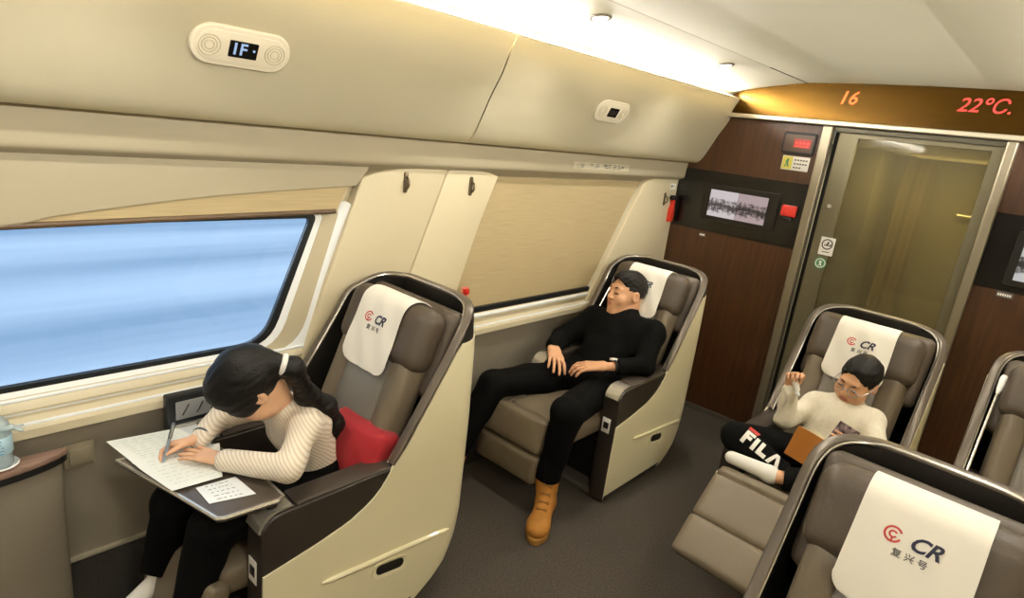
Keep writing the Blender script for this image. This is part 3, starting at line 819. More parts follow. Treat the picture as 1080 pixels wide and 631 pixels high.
BO = Vector((0, .10, .44)); BV_ = Vector((0, .27, .68)).normalized(); BW = Vector((0, -BV_.z, BV_.y)); BX = Vector((1, 0, 0))
def back_place(bm, cv, cw, cx=0, tilt=0):
    """place a piece built around the origin (x across, y along the back, z out of it) on the reclined back"""
    if tilt: bmesh.ops.rotate(bm, cent=(0, 0, 0), matrix=Matrix.Rotation(tilt, 3, 'Y'), verts=bm.verts[:])
    o = BO+BV_*cv+BW*cw+BX*cx
    return place(bm, o, BX, BV_, BW)

def shell_meshes():
    out = {}
    # cream outer shell
    cols = plan(0); zs = list(np.linspace(0, 1, 22)**1.0)
    rows = []
    for t in zs:
        r = []
        for x, y in cols:
            zt = creamz(x, y); z = .025+(zt-.025)*t
            r.append(warp(x, y, z))
        rows.append(r)
    bm = grid_bm(rows); bmesh.ops.recalc_face_normals(bm, faces=bm.faces[:])
    bmesh.ops.solidify(bm, geom=bm.faces[:], thickness=.010); bmesh.ops.recalc_face_normals(bm, faces=bm.faces[:])
    out['outer_shell'] = bm
    # dark upper rear band (outside) and inner lining
    cols = [c for c in plan(0.004, ns=60) if c[1] > rim_start(c[0])-.025]; cin = [c for c in plan(.036, ns=60) if c[1] > rim_start(c[0])-.025]
    n = min(len(cols), len(cin)); cols = cols[:n]; cin = cin[:n]
    def row(cs, f, k=0): return [warp(x, y, f(x, y)) for x, y in cs]
    rows = [row(cols, lambda x, y: max(.40, creamz(x, y)-.03)), row(cols, lambda x, y: (creamz(x, y)+rimz(x, y))/2-.006), row(cols, lambda x, y: rimz(x, y)-.006),
            row(cin, lambda x, y: rimz(x, y)-.006)]
    for t in np.linspace(.06, 1, 10): rows.append(row(cin, lambda x, y: rimz(x, y)*(1-t)+.36*t-.006*(1-t)))
    bm = grid_bm(rows); bmesh.ops.recalc_face_normals(bm, faces=bm.faces[:])
    bmesh.ops.solidify(bm, geom=bm.faces[:], thickness=.002)
    out['inner_shell'] = bm
    # rim trim swept along the top edge
    cm = [c for c in plan(.018, ns=60) if c[1] > rim_start(c[0])]
    path = [Vector(warp(x, y, rimz(x, y))) for x, y in cm]
    # smooth
    for _ in range(3): path = [path[0]]+[(path[i-1]+path[i]*2+path[i+1])/4 for i in range(1, len(path)-1)]+[path[-1]]
    prof = rrect(.034, .016, .006, 3)
    bm = bmesh.new(); rings = []; N = len(path)
    for i, p in enumerate(path):
        t = (path[min(i+1, N-1)]-path[max(i-1, 0)]).normalized()
        ctr = Vector((0, .12, p.z)); o_ = (p-ctr); o_.z = 0; o_ = (o_-t*o_.dot(t)).normalized(); w = o_.cross(t).normalized()
        if w.z < 0: w = -w
        rings.append([bm.verts.new(p+o_*a+w*b) for a, b in prof])
    for a, b in zip(rings, rings[1:]):
        for k in range(len(prof)): bm.faces.new((a[k], a[(k+1) % len(prof)], b[(k+1) % len(prof)], b[k]))
    bm.faces.new(rings[0][::-1]); bm.faces.new(rings[-1]); bmesh.ops.recalc_face_normals(bm, faces=bm.faces[:])
    out['rim'] = bm
    return out

def arm_profile():
    front = spline([(-.362, .02), (-.362, .30), (-.362, .56), (-.352, .605), (-.325, .628), (-.28, .634)], 5)
    return front+[(.10, .640), (.26, .640), (.30, .30), (.26, .06), (.18, .02)]

def headrest_surface(bm_): return bm_

def antimacassar_bm(wd=.128):
    # path over the headrest in (v, w); rounded lower corners
    path = spline([(.428, .126), (.48, .133), (.56, .136), (.64, .136), (.688, .128), (.720, .097), (.728, .05), (.716, .012)], 8)
    rows = []
    L = [0]
    for a, b in zip(path, path[1:]): L.append(L[-1]+math.hypot(b[0]-a[0], b[1]-a[1]))
    rc = .045
    for (v, w), l in zip(path, L):
        hw = wd*(1-.05*min(1, l/.25)) if l >= rc else wd-rc+math.sqrt(max(0, rc*rc-(rc-l)**2))
        rows.append([tuple(BO+BV_*v+BW*(w+.0025*math.sin(u*7+v*30))+BX*(u*hw)) for u in np.linspace(-1, 1, 17)])
    bm = grid_bm(rows); bmesh.ops.recalc_face_normals(bm, faces=bm.faces[:])
    bmesh.ops.solidify(bm, geom=bm.faces[:], thickness=.0025)
    return bm

def ridge_bm():
    a = [Vector((HW+.003, y, z)) for y, z in spline([(-.17, .325), (.0, .310), (.2, .295), (.37, .278)], 6)]
    return tube(a, [.002]+[.009]*(len(a)-2)+[.002], 8)
def slot_parts():
    pts = rrect(.15, .062, .028, 8, .10, .245)
    pts = [(y, z-.14*(y-.10)) for y, z in pts]
    inn = rrect(.118, .040, .019, 8, .10, .247); inn = [(y, z-.14*(y-.10)) for y, z in inn]
    return ring(pts, inn, HW-.006, HW+.004, HW+.001), prism(inn, 0, HW-.004, HW+.0015)

ME = {}
def cached(key, fn, m, ang=None):
    if key not in ME:
        o = obj(key, fn(), m); 
        if ang: autosmooth(o, ang)
        ME[key] = o.data; bpy.data.objects.remove(o)
    return ME[key]
def inst(name, key, fn, m, parent, ang=40):
    o = bpy.data.objects.new(name, cached(key, fn, m, ang)); C.objects.link(o); o.parent = parent; return o

SH = shell_meshes(); WING = True; SHW = shell_meshes(); WING = False
def pan_bm(yf, yb=.16, z=.47, hw=.20):
    b = cushion((hw, (yb-yf)/2, .055), .04, .012, 12); bmesh.ops.translate(b, vec=(0, (yf+yb)/2, z-.055), verts=b.verts[:]); return b
def pad_bm(a, b, hw, th, r=.02, puff=.008):
    """flat pad between two (y,z) edges"""
    A = Vector((0, *a)); B = Vector((0, *b)); d = (B-A); L = d.length; v = d.normalized(); u = Vector((1, 0, 0)); n = u.cross(v)
    bm = cushion((hw, L/2, th/2), r, puff, 10); return place(bm, (A+B)/2, u, v, n)

def make_seat(x, y, s, yaw, label, pan_y, pan_z, legs, hw_leg=.215, group='business class seats', lx=0, lamp=False, wing=False):
    global WING
    WING = wing; W = 'w' if wing else ''; S_ = SHW if wing else SH
    r = empty('train_seat', (x, y, 0), yaw, s); tag(r, label, 'seat', group)
    inst('outer_shell', 'k_shell'+W, lambda: S_['outer_shell'].copy(), M['cream'], r, 50)['label'] = 'cream outer shell'
    inst('inner_shell', 'k_inner'+W, lambda: S_['inner_shell'].copy(), M['shellin'], r, 45)['label'] = 'dark inner lining of the shell'
    inst('rim', 'k_rim'+W, lambda: S_['rim'].copy(), M['rim'], r, 40)['label'] = 'greyish metal rim'
    def edge():
        pts = [Vector(warp(x, y, rimz(x, y)+.004)) for x, y in plan(.033, ns=60) if y > rim_start(x)]
        for _ in range(3): pts = [pts[0]]+[(pts[i-1]+pts[i]*2+pts[i+1])/4 for i in range(1, len(pts)-1)]+[pts[-1]]
        return tube(pts, .0042, 8)
    inst('edge_strip', 'k_edge'+W, edge, M['silver'], r)['label'] = 'thin silver strip along the rim'
    for sx, nm in ((1, 'r'), (-1, 'l')):
        a = inst('armrest', 'k_arm'+nm, lambda: prism(arm_profile(), 0, *sorted((sx*.200, sx*.294)), .006, 3), M['armdark'], r, 30)
        inst('arm_pad', 'k_pad'+nm, lambda: boxes(((min(sx*.205, sx*.290), -.255, .630), (max(sx*.205, sx*.290), .20, .645), .006)), M['armpad'], a)
        def cap():
            p = spline([(-.366, .585), (-.355, .612), (-.330, .634), (-.300, .641), (-.265, .642)], 4)
            return prism([(y-.004, z+.003) for y, z in p]+[(y+.004, z-.004) for y, z in p[::-1]], 0, *sorted((sx*.207, sx*.284)))
        inst('end_cap', 'k_cap'+nm, cap, M['silver'], a)['label'] = 'silver end cap'
        g = inst('label_plate', 'k_tag'+nm, lambda: boxes(((min(sx*.215, sx*.262), -.3645, .395), (max(sx*.215, sx*.262), -.3615, .475), .001)), M['white'], a)
        inst('pictogram', 'k_pic'+nm, lambda: boxes(((sx*.2385-.015, -.3658, .418), (sx*.2385+.015, -.364, .452), .0008)), M['blackmat'], g)
        inst('ridge', 'k_ridge'+nm, lambda: (lambda b: (bmesh.ops.transform(b, matrix=Matrix.Scale(sx, 4, (1, 0, 0)), verts=b.verts[:]), bmesh.ops.recalc_face_normals(b, faces=b.faces[:]), b)[-1])(ridge_bm()), M['cream'], r)
        f = inst('pull_recess', 'k_slot'+nm, lambda: (lambda b: (bmesh.ops.transform(b, matrix=Matrix.Scale(sx, 4, (1, 0, 0)), verts=b.verts[:]), bmesh.ops.recalc_face_normals(b, faces=b.faces[:]), b)[-1])(slot_parts()[0]), M['cream'], r)
        inst('dark_slot', 'k_slotd'+nm, lambda: (lambda b: (bmesh.ops.transform(b, matrix=Matrix.Scale(sx, 4, (1, 0, 0)), verts=b.verts[:]), bmesh.ops.recalc_face_normals(b, faces=b.faces[:]), b)[-1])(slot_parts()[1]), M['shellin'], f)
    inst('base', 'k_base', lambda: boxes(((-.20, -.24, 0), (.20, .22, .30), .01)), M['blackmat'], r)
    inst('foot_plate', 'k_foot', lambda: prism(rrect(.57, .52, .05, 5, 0, -.08), 2, 0, .028, .006, 2), M['base'], r)
    obj('seat_cushion', pan_bm(pan_y, z=pan_z), M['leather'], r, True)
    lr = None
    for (a, b, th) in legs:
        q = obj('leg_rest', (lambda B: (bmesh.ops.translate(B, vec=(lx, 0, 0), verts=B.verts[:]), B)[-1])(pad_bm(a, b, hw_leg, th)), M['leather'], r if lr is None else lr, True)
        if lr is None: lr = q
        else: q.name = 'leg_rest_pad'
    # back
    inst('backrest', 'k_back', lambda: back_place(cushion((.125, .275, .05), .03, .012, 10), .25, .05), M['leather2'], r)
    for sx in (-1, 1):
        inst('side_bolster', 'k_bol%d' % sx, lambda: back_place(cushion((.050, .285, .056), .035, .004, 10), .25, .050, sx*.160, sx*-.22), M['leather'], r)
    h = inst('headrest', 'k_head', lambda: back_place(cushion((.232, .118, .062), .056, .006, 14), .600, .060), M['headleather'], r, 180)
    inst('head_backing', 'k_hb', lambda: back_place(cushion((.252, .165, .04), .036, .01, 10), .575, -.02), M['headleather'], r, 180)
    c = inst('headrest_cloth', 'k_cloth', antimacassar_bm, M['cloth'], r, 60); c['label'] = 'white headrest cloth with printed emblem'
    fo = BO+BV_*.61+BW*.13
    class T_: pass
    tg = T_(); tg.data = c.data
    def wp(bm): return wrap(bm, tg, fo, BX, BV_, BW, .0012, .08)
    emb = lambda: wp(bm_join(*[poly_bm([[(cx_+ro*math.cos(a), ro*math.sin(a)), (cx_+ro*math.cos(b), ro*math.sin(b)), (cx_+ri*math.cos(b), ri*math.sin(b)), (cx_+ri*math.cos(a), ri*math.sin(a))]], .0003)
           for cx_, ro, ri in ((-.043, .019, .0145), (-.043, .009, .005)) for a, b in zip(np.linspace(.5, 5.9, 15), np.linspace(.5, 5.9, 15)[1:])]+[poly_bm([[(-.045, -.017), (-.041, -.017), (-.041, -.006), (-.045, -.006)]], .0003)]))
    inst('emblem', 'k_emb', emb, M['red'], c)['label'] = 'red round emblem'
    def letters():
        b = text_bm('CR', .047, shear=.35, bold=.0012, extrude=.0003); bmesh.ops.translate(b, vec=(.020, -.001, 0), verts=b.verts[:]); return wp(b)
    inst('letters', 'k_let', letters, M['navy'], c)['label'] = 'dark italic letters'
    def sub():
        b = text_bm('\u590d \u5174 \u53f7', .020, extrude=.0003, bold=.0003); bmesh.ops.translate(b, vec=(.0, -.037, 0), verts=b.verts[:]); return wp(b)
    inst('small_print', 'k_sub', sub, M['grey'], c)
    # slim reading lamp on the left inner wall
    if lamp:
      rl = inst('reading_lamp', 'k_lampstem', lambda: tube(spline([(-.252, .06, .70), (-.250, .16, .84), (-.246, .27, 1.0)], 5), .005, 8), M['silver'], r)
      inst('lamp_head', 'k_lamphead', lambda: tube([(-.246, .262, .99), (-.245, .275, 1.008), (-.243, .305, 1.05), (-.242, .312, 1.06)], [.006, .011, .014, .010], 10), M['white'], rl)
    return r

seat1 = make_seat(-1.690, 1.050, .985, 0, 'window-side business seat of the writing girl, with a red pillow and fold-out tray', -.44, .44, [((-.44, .40), (-.50, .14), .07)], wing=True)
seat2 = make_seat(-1.600, 2.745, .96, 0, 'business seat by the drawn blind in which the man in black sleeps', -.62, .475, [((-.645, .470), (-.690, .305), .075), ((-.690, .300), (-.700, .15), .07)], .198, lx=-.098, lamp=True, wing=True)
seat3 = make_seat(-.520, 2.765, .965, -.03, 'business seat in front of the glass door, holding the reading girl', -.47, .50, [((-.44, .515), (-.50, .50), .07), ((-.50, .515), (-.66, .385), .06), ((-.66, .39), (-.79, .275), .06)], .245)
seat4 = make_seat(-.06, 1.27, .95, -.03, 'vacant business seat in the foreground, cut off at the bottom of the photo', -.45, .45, [((-.45, .42), (-.50, .15), .07)])
seat5 = make_seat(.215, 2.80, .965, 0, 'vacant business seat at the right edge, beside the reading girl\'s seat', -.45, .45, [((-.45, .42), (-.50, .15), .07)], lamp=True)

# ------------------------------------------------------------------ people
def basis(f, up):
    """columns: person's left, forward, up"""
    f = np.array(f, float); f /= np.linalg.norm(f); u = np.array(up, float); u -= f*(u@f); u /= np.linalg.norm(u)
    l = np.cross(u, f)
    return np.stack([l, f, u], 1)
class Fig:
    """a head frame: local (left, forward, up) -> world"""
    def __init__(self, c, R, s): self.c = np.array(c, float); self.R = R; self.s = s
    def __call__(self, x, y, z): return self.c+self.R@(np.array([x, y, z])*self.s)
def head(S, F, child=False):
    s = F.s; R = F.R
    def E(c, r, k=.012, op='u'): S.ell(F(*c), np.array(r)*s, R, k*s, op=op)
    def K(a, b, ra, rb=None, k=.008, op='u'): S.cap(F(*a), F(*b), ra*s, (ra if rb is None else rb)*s, k=k*s, op=op)
    E((0, -.018, .032), (.075, .094, .086)); E((0, .022, -.028), (.066, .072, .082), .03)
    E((0, .036, -.078), (.050, .048, .040), .03); K((-.012, .072, -.096), (.012, .072, -.096), .015, k=.02)
    for x in (-1, 1):
        E((x*.038, .058, -.032), (.027, .026, .027), .02)
        if child: E((x*.040, .050, -.052), (.030, .030, .030), .02)
    K((-.034, .076, .026), (.034, .076, .026), .012, k=.02)
    for x in (-1, 1):
        E((x*.033, .100, .006), (.021, .016, .014), .014, 's')
        E((x*.032, .078, .005), (.015, .0135, .012), .004)
    K((0, .086, .010), (0, .104, -.026), .007, .011, .012); 
    for x in (-1, 1): E((x*.012, .094, -.031), (.009, .010, .008), .008)
    E((0, .080, -.062), (.030, .014, .020), .015)
    K((-.020, .086, -.056), (.020, .086, -.056), .0055, k=.006); K((-.017, .086, -.068), (.017, .086, -.068), .0065, k=.006)
    K((-.022, .0965, -.062), (.022, .0965, -.062), .0028, k=.004, op='s')
    for x in (-1, 1):
        E((x*.077, -.012, -.006), (.010, .022, .033), .006); E((x*.086, -.008, -.002), (.006, .012, .019), .005, 's')
def hand(S, w, f, n, t, sc=1, curl=(.25, .35, .3), splay=.06, thumb=(.75, .35), tcurl=.3, fing=None):
    """palm and five fingers from wrist w: f finger direction, n back of the hand, t thumb side"""
    w = np.array(w, float); f = np.array(f, float); f /= np.linalg.norm(f); n = np.array(n, float); n -= f*(n@f); n /= np.linalg.norm(n)
    tt = np.cross(f, n); t = tt*np.sign(tt@np.array(t, float))
    tips = []
    offs = (.031, .0105, -.010, -.029); ln = (.92, 1.0, .94, .76); ml = (.088, .090, .085, .078)
    for i in range(4):
        kn = w+f*ml[i]*sc+t*offs[i]*sc
        S.cap(w+f*.012*sc+t*offs[i]*.62*sc, kn, .0125*sc, .0105*sc, k=.016*sc)
        p = kn; a = 0; d0 = f+t*splay*(1.5-i)*1.0; d0 /= np.linalg.norm(d0)
        cu = curl if fing is None else fing[i]
        r = (.0092, .0084, .0076, .0066)
        if i == 3: r = tuple(x*.88 for x in r)
        for j, L in enumerate((.043, .026, .021)):
            a += cu[j]; d = d0*math.cos(a)-n*math.sin(a); q = p+d*L*ln[i]*sc
            S.cap(p, q, r[j]*sc, r[j+1]*sc, k=.0035*sc); p = q
        tips.append(p)
    b = w+f*.022*sc+t*.024*sc-n*.006*sc
    d = f*thumb[0]+t*thumb[1]-n*.25; d /= np.linalg.norm(d)
    S.cap(w+f*.01*sc+t*.014*sc, b, .014*sc, .013*sc, k=.014*sc)
    p = b
    for j, L in enumerate((.038, .030, .024)):
        d2 = d*math.cos(tcurl*j)+f*math.sin(tcurl*j)*.6-n*math.sin(tcurl*j)*.4; d2 /= np.linalg.norm(d2)
        q = p+d2*L*sc; S.cap(p, q, (.0125, .0098, .0088)[j]*sc, (.0098, .0088, .0072)[j]*sc, k=.006*sc); p = q
    tips.append(p)
    return tips
def folds(seed, amp, fr):
    rn = random.Random(seed); T = [(rn.uniform(-1, 1), rn.uniform(-1, 1), rn.uniform(-1, 1), rn.uniform(0, 6)) for _ in range(4)]
    def f(X, Y, Z):
        o = 0
        for a, b, c, p in T: o = o+np.sin(fr*(a*X+b*Y+c*Z)+p+1.5*np.sin(fr*.45*(b*X+c*Y+a*Z)))
        return amp*o*.5
    return f
def person(name, S, h, m, origin, label, extra=None):
    me = S.mesh(name, h); o = obj(name, me, m, None, True)
    relocate(o, origin); tag(o, label, 'person'); return o
def child_mesh(p, name, me, m, label=None, smooth=True):
    """mesh given in world coordinates, parented to a thing whose origin is its location"""
    o = obj(name, me, m, p, smooth); o.data.transform(Matrix.Translation(-Vector(p.location)))
    if label: o['label'] = label
    return o
def paint(o, F, spots, mi):
    """set a material on the faces of the body near head-frame points"""
    c = Vector(o.location); 
    for p in o.data.polygons:
        q = np.array(p.center+c)
        for (x, rx) in spots:
            d = F.R.T@(q-F.c)/F.s-np.array(x)
            if (d[0]/rx[0])**2+(d[1]/rx[1])**2+(d[2]/rx[2])**2 < 1: p.material_index = mi; break
LIPS = [((0, .092, -.062), (.021, .012, .0115))]
def face_bits(p, F, closed, m_brow):
    """eyebrows and eyes (closed: a lash line) as children"""
    bm = bmesh.new()
    for x in (-1, 1):
        path = [F(x*a, b, c) for a, b, c in ((.014, .0885, .024), (.030, .0885, .030), (.048, .076, .026))]
        child_mesh(p, 'eyebrow', tube(spline(path, 4), [.001*F.s]+[.0032*F.s]*7+[.001*F.s], 6), m_brow)
        if closed:
            path = [F(x*a, b, c) for a, b, c in ((.018, .0855, .002), (.026, .091, -.002), (.036, .0905, -.003), (.047, .082, .001))]
            child_mesh(p, 'eyelashes', tube(spline(path, 4), .0014*F.s, 6), m_brow)
        else:
            child_mesh(p, 'eye', place(cushion((.0115*F.s, .0050*F.s, .0035*F.s), .0034*F.s, 0, 5), Vector(F(x*.032, .0895, .003)), Vector(F.R[:, 0]), Vector(F.R[:, 2]), Vector(F.R[:, 1])), M['blackmat'])

# ---- the sleeping man
FM = Fig((-1.645, 2.845, .955), basis((-.42, -.88, .10), (.04, .22, .97)), 1.0)
J = dict(pel=(-1.62, 2.60, .535), belly=(-1.62, 2.67, .625), chest=(-1.62, 2.765, .735), neck=(-1.615, 2.84, .84),
         shR=(-1.80, 2.80, .775), shL=(-1.435, 2.81, .795), elR=(-1.885, 2.64, .655), wrR=(-1.815, 2.48, .662),
         elL=(-1.375, 2.68, .665), wrL=(-1.468, 2.49, .668), hipL=(-1.53, 2.60, .515), hipR=(-1.71, 2.60, .515),
         knL=(-1.440, 2.15, .520), anL=(-1.475, 2.125, .155), knR=(-1.86, 2.10, .52), anR=(-1.905, 1.93, .16))
J = {k: np.array(v) for k, v in J.items()}
YX = ((0, -.85, .5), .72)
def man_body(S, g=0.0):
    S.cap(J['pel'], J['belly'], .118+g, .120+g, k=.04, flat=YX); S.cap(J['belly'], J['chest'], .120+g, .135+g, k=.04, flat=YX)
    S.cap(J['chest']+(-.085, 0, 0), J['chest']+(.085, 0, 0), .105+g, k=.04, flat=YX)
    S.cap(J['shR'], J['shL'], .068+g, k=.04); S.cap(J['chest'], J['neck'], .09+g, .055+g, k=.04)
def man_arm(S, s, g=0.0, to=1.0):
    sh, el, wr = J['sh'+s], J['el'+s], J['wr'+s]
    S.cap(sh, el, .056+g, .044+g, k=.02); S.cap(el, el+(wr-el)*to, .043+g, (.043+(.028-.043)*to)+g, k=.015)
S = SDF(.012)
head(S, FM); S.cap(FM(0, -.035, -.055), J['neck'], .056, .060, k=.02)
man_body(S, -.012); man_arm(S, 'R', -.006); man_arm(S, 'L', -.006)
for s in 'LR':
    S.cap(J['hip'+s], J['kn'+s], .075, .052, k=.03); S.cap(J['kn'+s], J['an'+s], .050, .034, k=.02); 
S.cap(J['anL'], J['anL']+(.05, -.09, -.10), .030, .022); S.cap(J['anR'], J['anR']+(.0, -.09, -.10), .030, .022)
hand(S, J['wrR']+(.010, -.010, -.002), (.74, -.62, -.22), (.15, .05, .95), (1, .6, 0), 1.08, curl=(.22, .30, .25), splay=.10, thumb=(.8, .35))
hand(S, J['wrL']+(-.012, -.008, 0), (-.80, -.58, -.16), (-.1, -.25, .93), (0, 1, .2), 1.08, curl=(.22, .40, .30), splay=.12, thumb=(.85, .4))
man = person('person', S, .0048, [M['skin'], M['lip']], (-1.62, 2.585, .0), 'man in black sweater and trousers asleep, reclined with hands folded in his lap')
paint(man, FM, LIPS, 1); face_bits(man, FM, True, M['hair'])
# sweater with short mock collar, sleeves ending at the wrists
S = SDF(.02); man_body(S, .004); S.cap(J['neck']+(0, -.01, -.03), J['neck']+(-.008, .0, .034), .068, .063, k=.02, cuts=[(J['neck']+(-.004, -.002, .042), np.array([-.02, -.18, 1.0]))])
man_arm(S, 'R', .010, .93); man_arm(S, 'L', .010, .66)
sw = child_mesh(man, 'sweater', S.mesh('sweater', .006, folds(2, .0035, 38)), M['blackknit'], 'plain black knit sweater')
# trousers
S = SDF(.02)
S.cap(J['pel']+(-.05, 0, -.0), J['pel']+(.05, 0, 0), .112, k=.03, flat=((0, -.6, .8), .92))
for s in 'LR':
    S.cap(J['hip'+s], J['kn'+s], .088, .074, k=.02)
    S.cap(J['kn'+s], J['an'+s]+(0, 0, .045), .072, .062, k=.02, cuts=[(J['an'+s]+(0, 0, .012), (0, 0, -1))])
child_mesh(man, 'trousers', S.mesh('trousers', .006, folds(5, .005, 30)), M['blacktrouser'], 'black trousers')
# hair: short, thicker on top
S = SDF(.004); R = FM.R
S.ell(FM(0, -.022, .038), np.array((.079, .097, .088)), R, 0, cuts=[(FM(0, .0, -.012), -R[:, 2])])
S.ell(FM(0, .008, .080), np.array((.066, .082, .047)), R, .02)
S.ell(FM(0, .112, -.010), np.array((.086, .090, .098)), R, .006, op='s')
for x in (-1, 1): S.ell(FM(x*.080, .004, -.022), np.array((.02, .040, .040)), R, .006, op='s')
child_mesh(man, 'hair', S.mesh('hair', .004, folds(9, .0016, 260)), M['hair'], 'short black hair')
# watch
d = (J['elL']-J['wrL']); d /= np.linalg.norm(d); c = J['wrL']+d*.028
u = np.cross(d, (0, 0, 1)); u /= np.linalg.norm(u); v = np.cross(u, d)
wt = child_mesh(man, 'watch', tube([c+(u*math.cos(a)+v*math.sin(a))*.034 for a in np.linspace(0, 2*math.pi, 24, endpoint=False)], .006, 8, closed=True), M['blackmat'], 'black strapped wristwatch')
nn = Vector(v*.9+u*-.25).normalized()
if nn.z < 0: nn = -nn
wd = Vector(d); wb = nn.cross(wd)
q = obj('dial', place(prism(rrect(.032, .034, .008, 4), 2, -.004, .006, .002), Vector(c)+nn*.036-Vector(man.location), wd, wb, nn), M['white'], wt)
# boots
def boot(heel, toe, shaft, name, lab):
    heel = np.array(heel); toe = np.array(toe); f = toe-heel; L = np.linalg.norm(f); f /= L; sd = np.array([-f[1], f[0], 0])
    R = np.stack([f, sd, np.array([0, 0, 1.])], 1); P = lambda a, b, c: heel+f*a+sd*b+np.array([0, 0, c])
    S = SDF(.02)
    S.ell(P(.24, 0, .048), (.072, .054, .044), R, .02); S.cap(P(.05, 0, .05), P(.22, 0, .050), .044, .047, k=.02)
    S.cap(P(.045, 0, .05), shaft, .045, .056, k=.03, cuts=[(np.array(shaft)+np.array([0, 0, .02]), (0, 0, 1))]); S.cap(P(.11, 0, .085), P(.20, 0, .068), .038, .034, k=.02)
    S.cap(P(.10, 0, .09), np.array(shaft)+f*.02, .040, .042, k=.03, cuts=[(np.array(shaft)+np.array([0, 0, .03]), (0, 0, 1))])
    S.cut((0, 0, .026), (0, 0, -1))
    b = child_mesh(man, 'boot', S.mesh('boot', .005), M['boot'], lab)
    so = bmesh.new(); out = [P(a, w_, 0)[:2] for a, w_ in spline([(-.012, 0), (.01, .038), (.08, .040), (.17, .049), (.25, .052), (.305, .030), (.322, 0), (.305, -.030), (.25, -.052), (.17, -.049), (.08, -.040), (.01, -.038)], 3, True)]
    so = prism([tuple(x) for x in out], 2, .002, .030, .004)
    s_ = obj('sole', so, M['sole'], b); s_.data.transform(Matrix.Translation(-Vector(man.location)))
    lc = bmesh.new(); t = BVHTree.FromPolygons([x.co for x in b.data.vertices], [tuple(p.vertices) for p in b.data.polygons])
    up = Vector(f*.75+np.array([0, 0, .66])).normalized()
    for k in range(5):
        a = .20-.024*k; zz = .10+.028*k
        for s0 in (-1, 1):
            pts = []
            for w_ in np.linspace(-.024, .024, 9):
                o_ = Vector(P(a+s0*w_*.3-.01, w_, zz))+up*.12-Vector(man.location)
                h = t.ray_cast(o_, -up, .3)
                if h[0]: pts.append(h[0]+up*.003)
            if len(pts) > 4: lc = bm_join(lc, tube(pts, .0032, 6))
    obj('laces', lc, M['lace'], b)
boot((-1.487, 2.168, 0), (-1.335, 1.895, 0), J['anL']+(0.0, 0, .02), 'boot', 'tan lace-up ankle boot')
boot((-1.905, 1.955, 0), (-1.915, 1.655, 0), J['anR']+(0, 0, .02), 'boot', 'tan boot mostly hidden behind the nearer seat')

# ---- the writing girl
FG = Fig((-1.632, .768, .928), basis((-.34, -.47, -.82), (-.15, -.83, .53)), .95)
G = dict(pel=(-1.655, .985, .56), waist=(-1.655, .975, .655), chest=(-1.652, .935, .745), neck=(-1.645, .865, .835),
         shR=(-1.752, .875, .79), shL=(-1.555, .905, .785), elR=(-1.845, .775, .73), wrR=(-1.775, .672, .715), elL=(-1.462, .80, .722), wrL=(-1.638, .685, .705),
         hipL=(-1.59, .96, .52), hipR=(-1.72, .96, .52), knL=(-1.55, .62, .55), knR=(-1.735, .59, .55), anL=(-1.60, .565, .21), anR=(-1.815, .565, .255))
G = {k: np.array(v) for k, v in G.items()}
ZY = ((0, .8, -.5), .78)
def girl_torso(S, g=0.):
    S.cap(G['pel'], G['waist'], .098+g, .088+g, k=.03, flat=((0, 1, 0), .8)); S.cap(G['waist'], G['chest'], .088+g, .092+g, k=.03, flat=ZY)
    S.cap(G['chest']+(-.035, 0, 0), G['chest']+(.035, 0, 0), .085+g, k=.03, flat=ZY); S.cap(G['shR'], G['shL'], .044+g, k=.03); S.cap(G['chest'], G['neck'], .07+g, .04+g, k=.03)
def girl_arm(S, s, g=0., to=1.):
    sh, el, wr = G['sh'+s], G['el'+s], G['wr'+s]
    S.cap(sh, el, .040+g, .031+g, k=.02); S.cap(el, el+(wr-el)*to, .031+g, .031-.010*to+g, k=.012)
S = SDF(.01); head(S, FG, True); S.cap(FG(0, -.03, -.05), G['neck'], .040, .043, k=.02)
girl_torso(S, -.008); girl_arm(S, 'R', -.002); girl_arm(S, 'L', -.002)
for s in 'LR':
    S.cap(G['hip'+s], G['kn'+s], .055, .038, k=.02); S.cap(G['kn'+s], G['an'+s], .037, .025, k=.02); S.cap(G['an'+s], G['an'+s]+(-.012, -.07, -.08), .022, .018)
hand(S, G['wrL'], (-.88, -.46, -.03), (0, 0, 1), (.3, -.9, 0) if False else (-.4, .9, 0), .82, curl=(.05, .12, .1), splay=.16, thumb=(.6, .55))
tp = hand(S, G['wrR'], (-.35, -.88, -.12), (-.55, .1, .83), (.8, -.2, .55), .80, fing=((.55, .75, .35), (.65, .85, .5), (.75, .95, .6), (.8, 1., .6)), thumb=(.85, .25), tcurl=.35)
girl = person('person', S, .0042, [M['skinpale'], M['lip']], (-1.655, .985, 0), 'girl in cream striped top bent over her papers, writing at the tray table')
paint(girl, FG, LIPS, 1); face_bits(girl, FG, False, M['hair'])
S = SDF(.015); girl_torso(S, .006); girl_arm(S, 'R', .010, .95); girl_arm(S, 'L', .010, .93); S.cut(G['pel']+(0, 0, -.015), (0, .15, -1))
child_mesh(girl, 'striped_top', S.mesh('top', .0048, folds(11, .003, 55)), M['stripe'], 'cream long sleeved top with fine beige stripes')
S = SDF(.015); S.cap(G['pel']+(-.03, 0, -.02), G['pel']+(.03, 0, -.02), .095, k=.02, flat=((0, 1, 0), .9))
for s in 'LR':
    S.cap(G['hip'+s], G['kn'+s], .074, .060, k=.02); S.cap(G['kn'+s], G['an'+s], .066, .060, k=.02, cuts=[(G['an'+s]+(0, 0, .02), (-.0, -.1, -1))])
S.cut((0, 0, .625), (0, 0, 1))
child_mesh(girl, 'trousers', S.mesh('trousers', .005, folds(6, .005, 38)), M['blacktrouser'], 'loose black trousers')
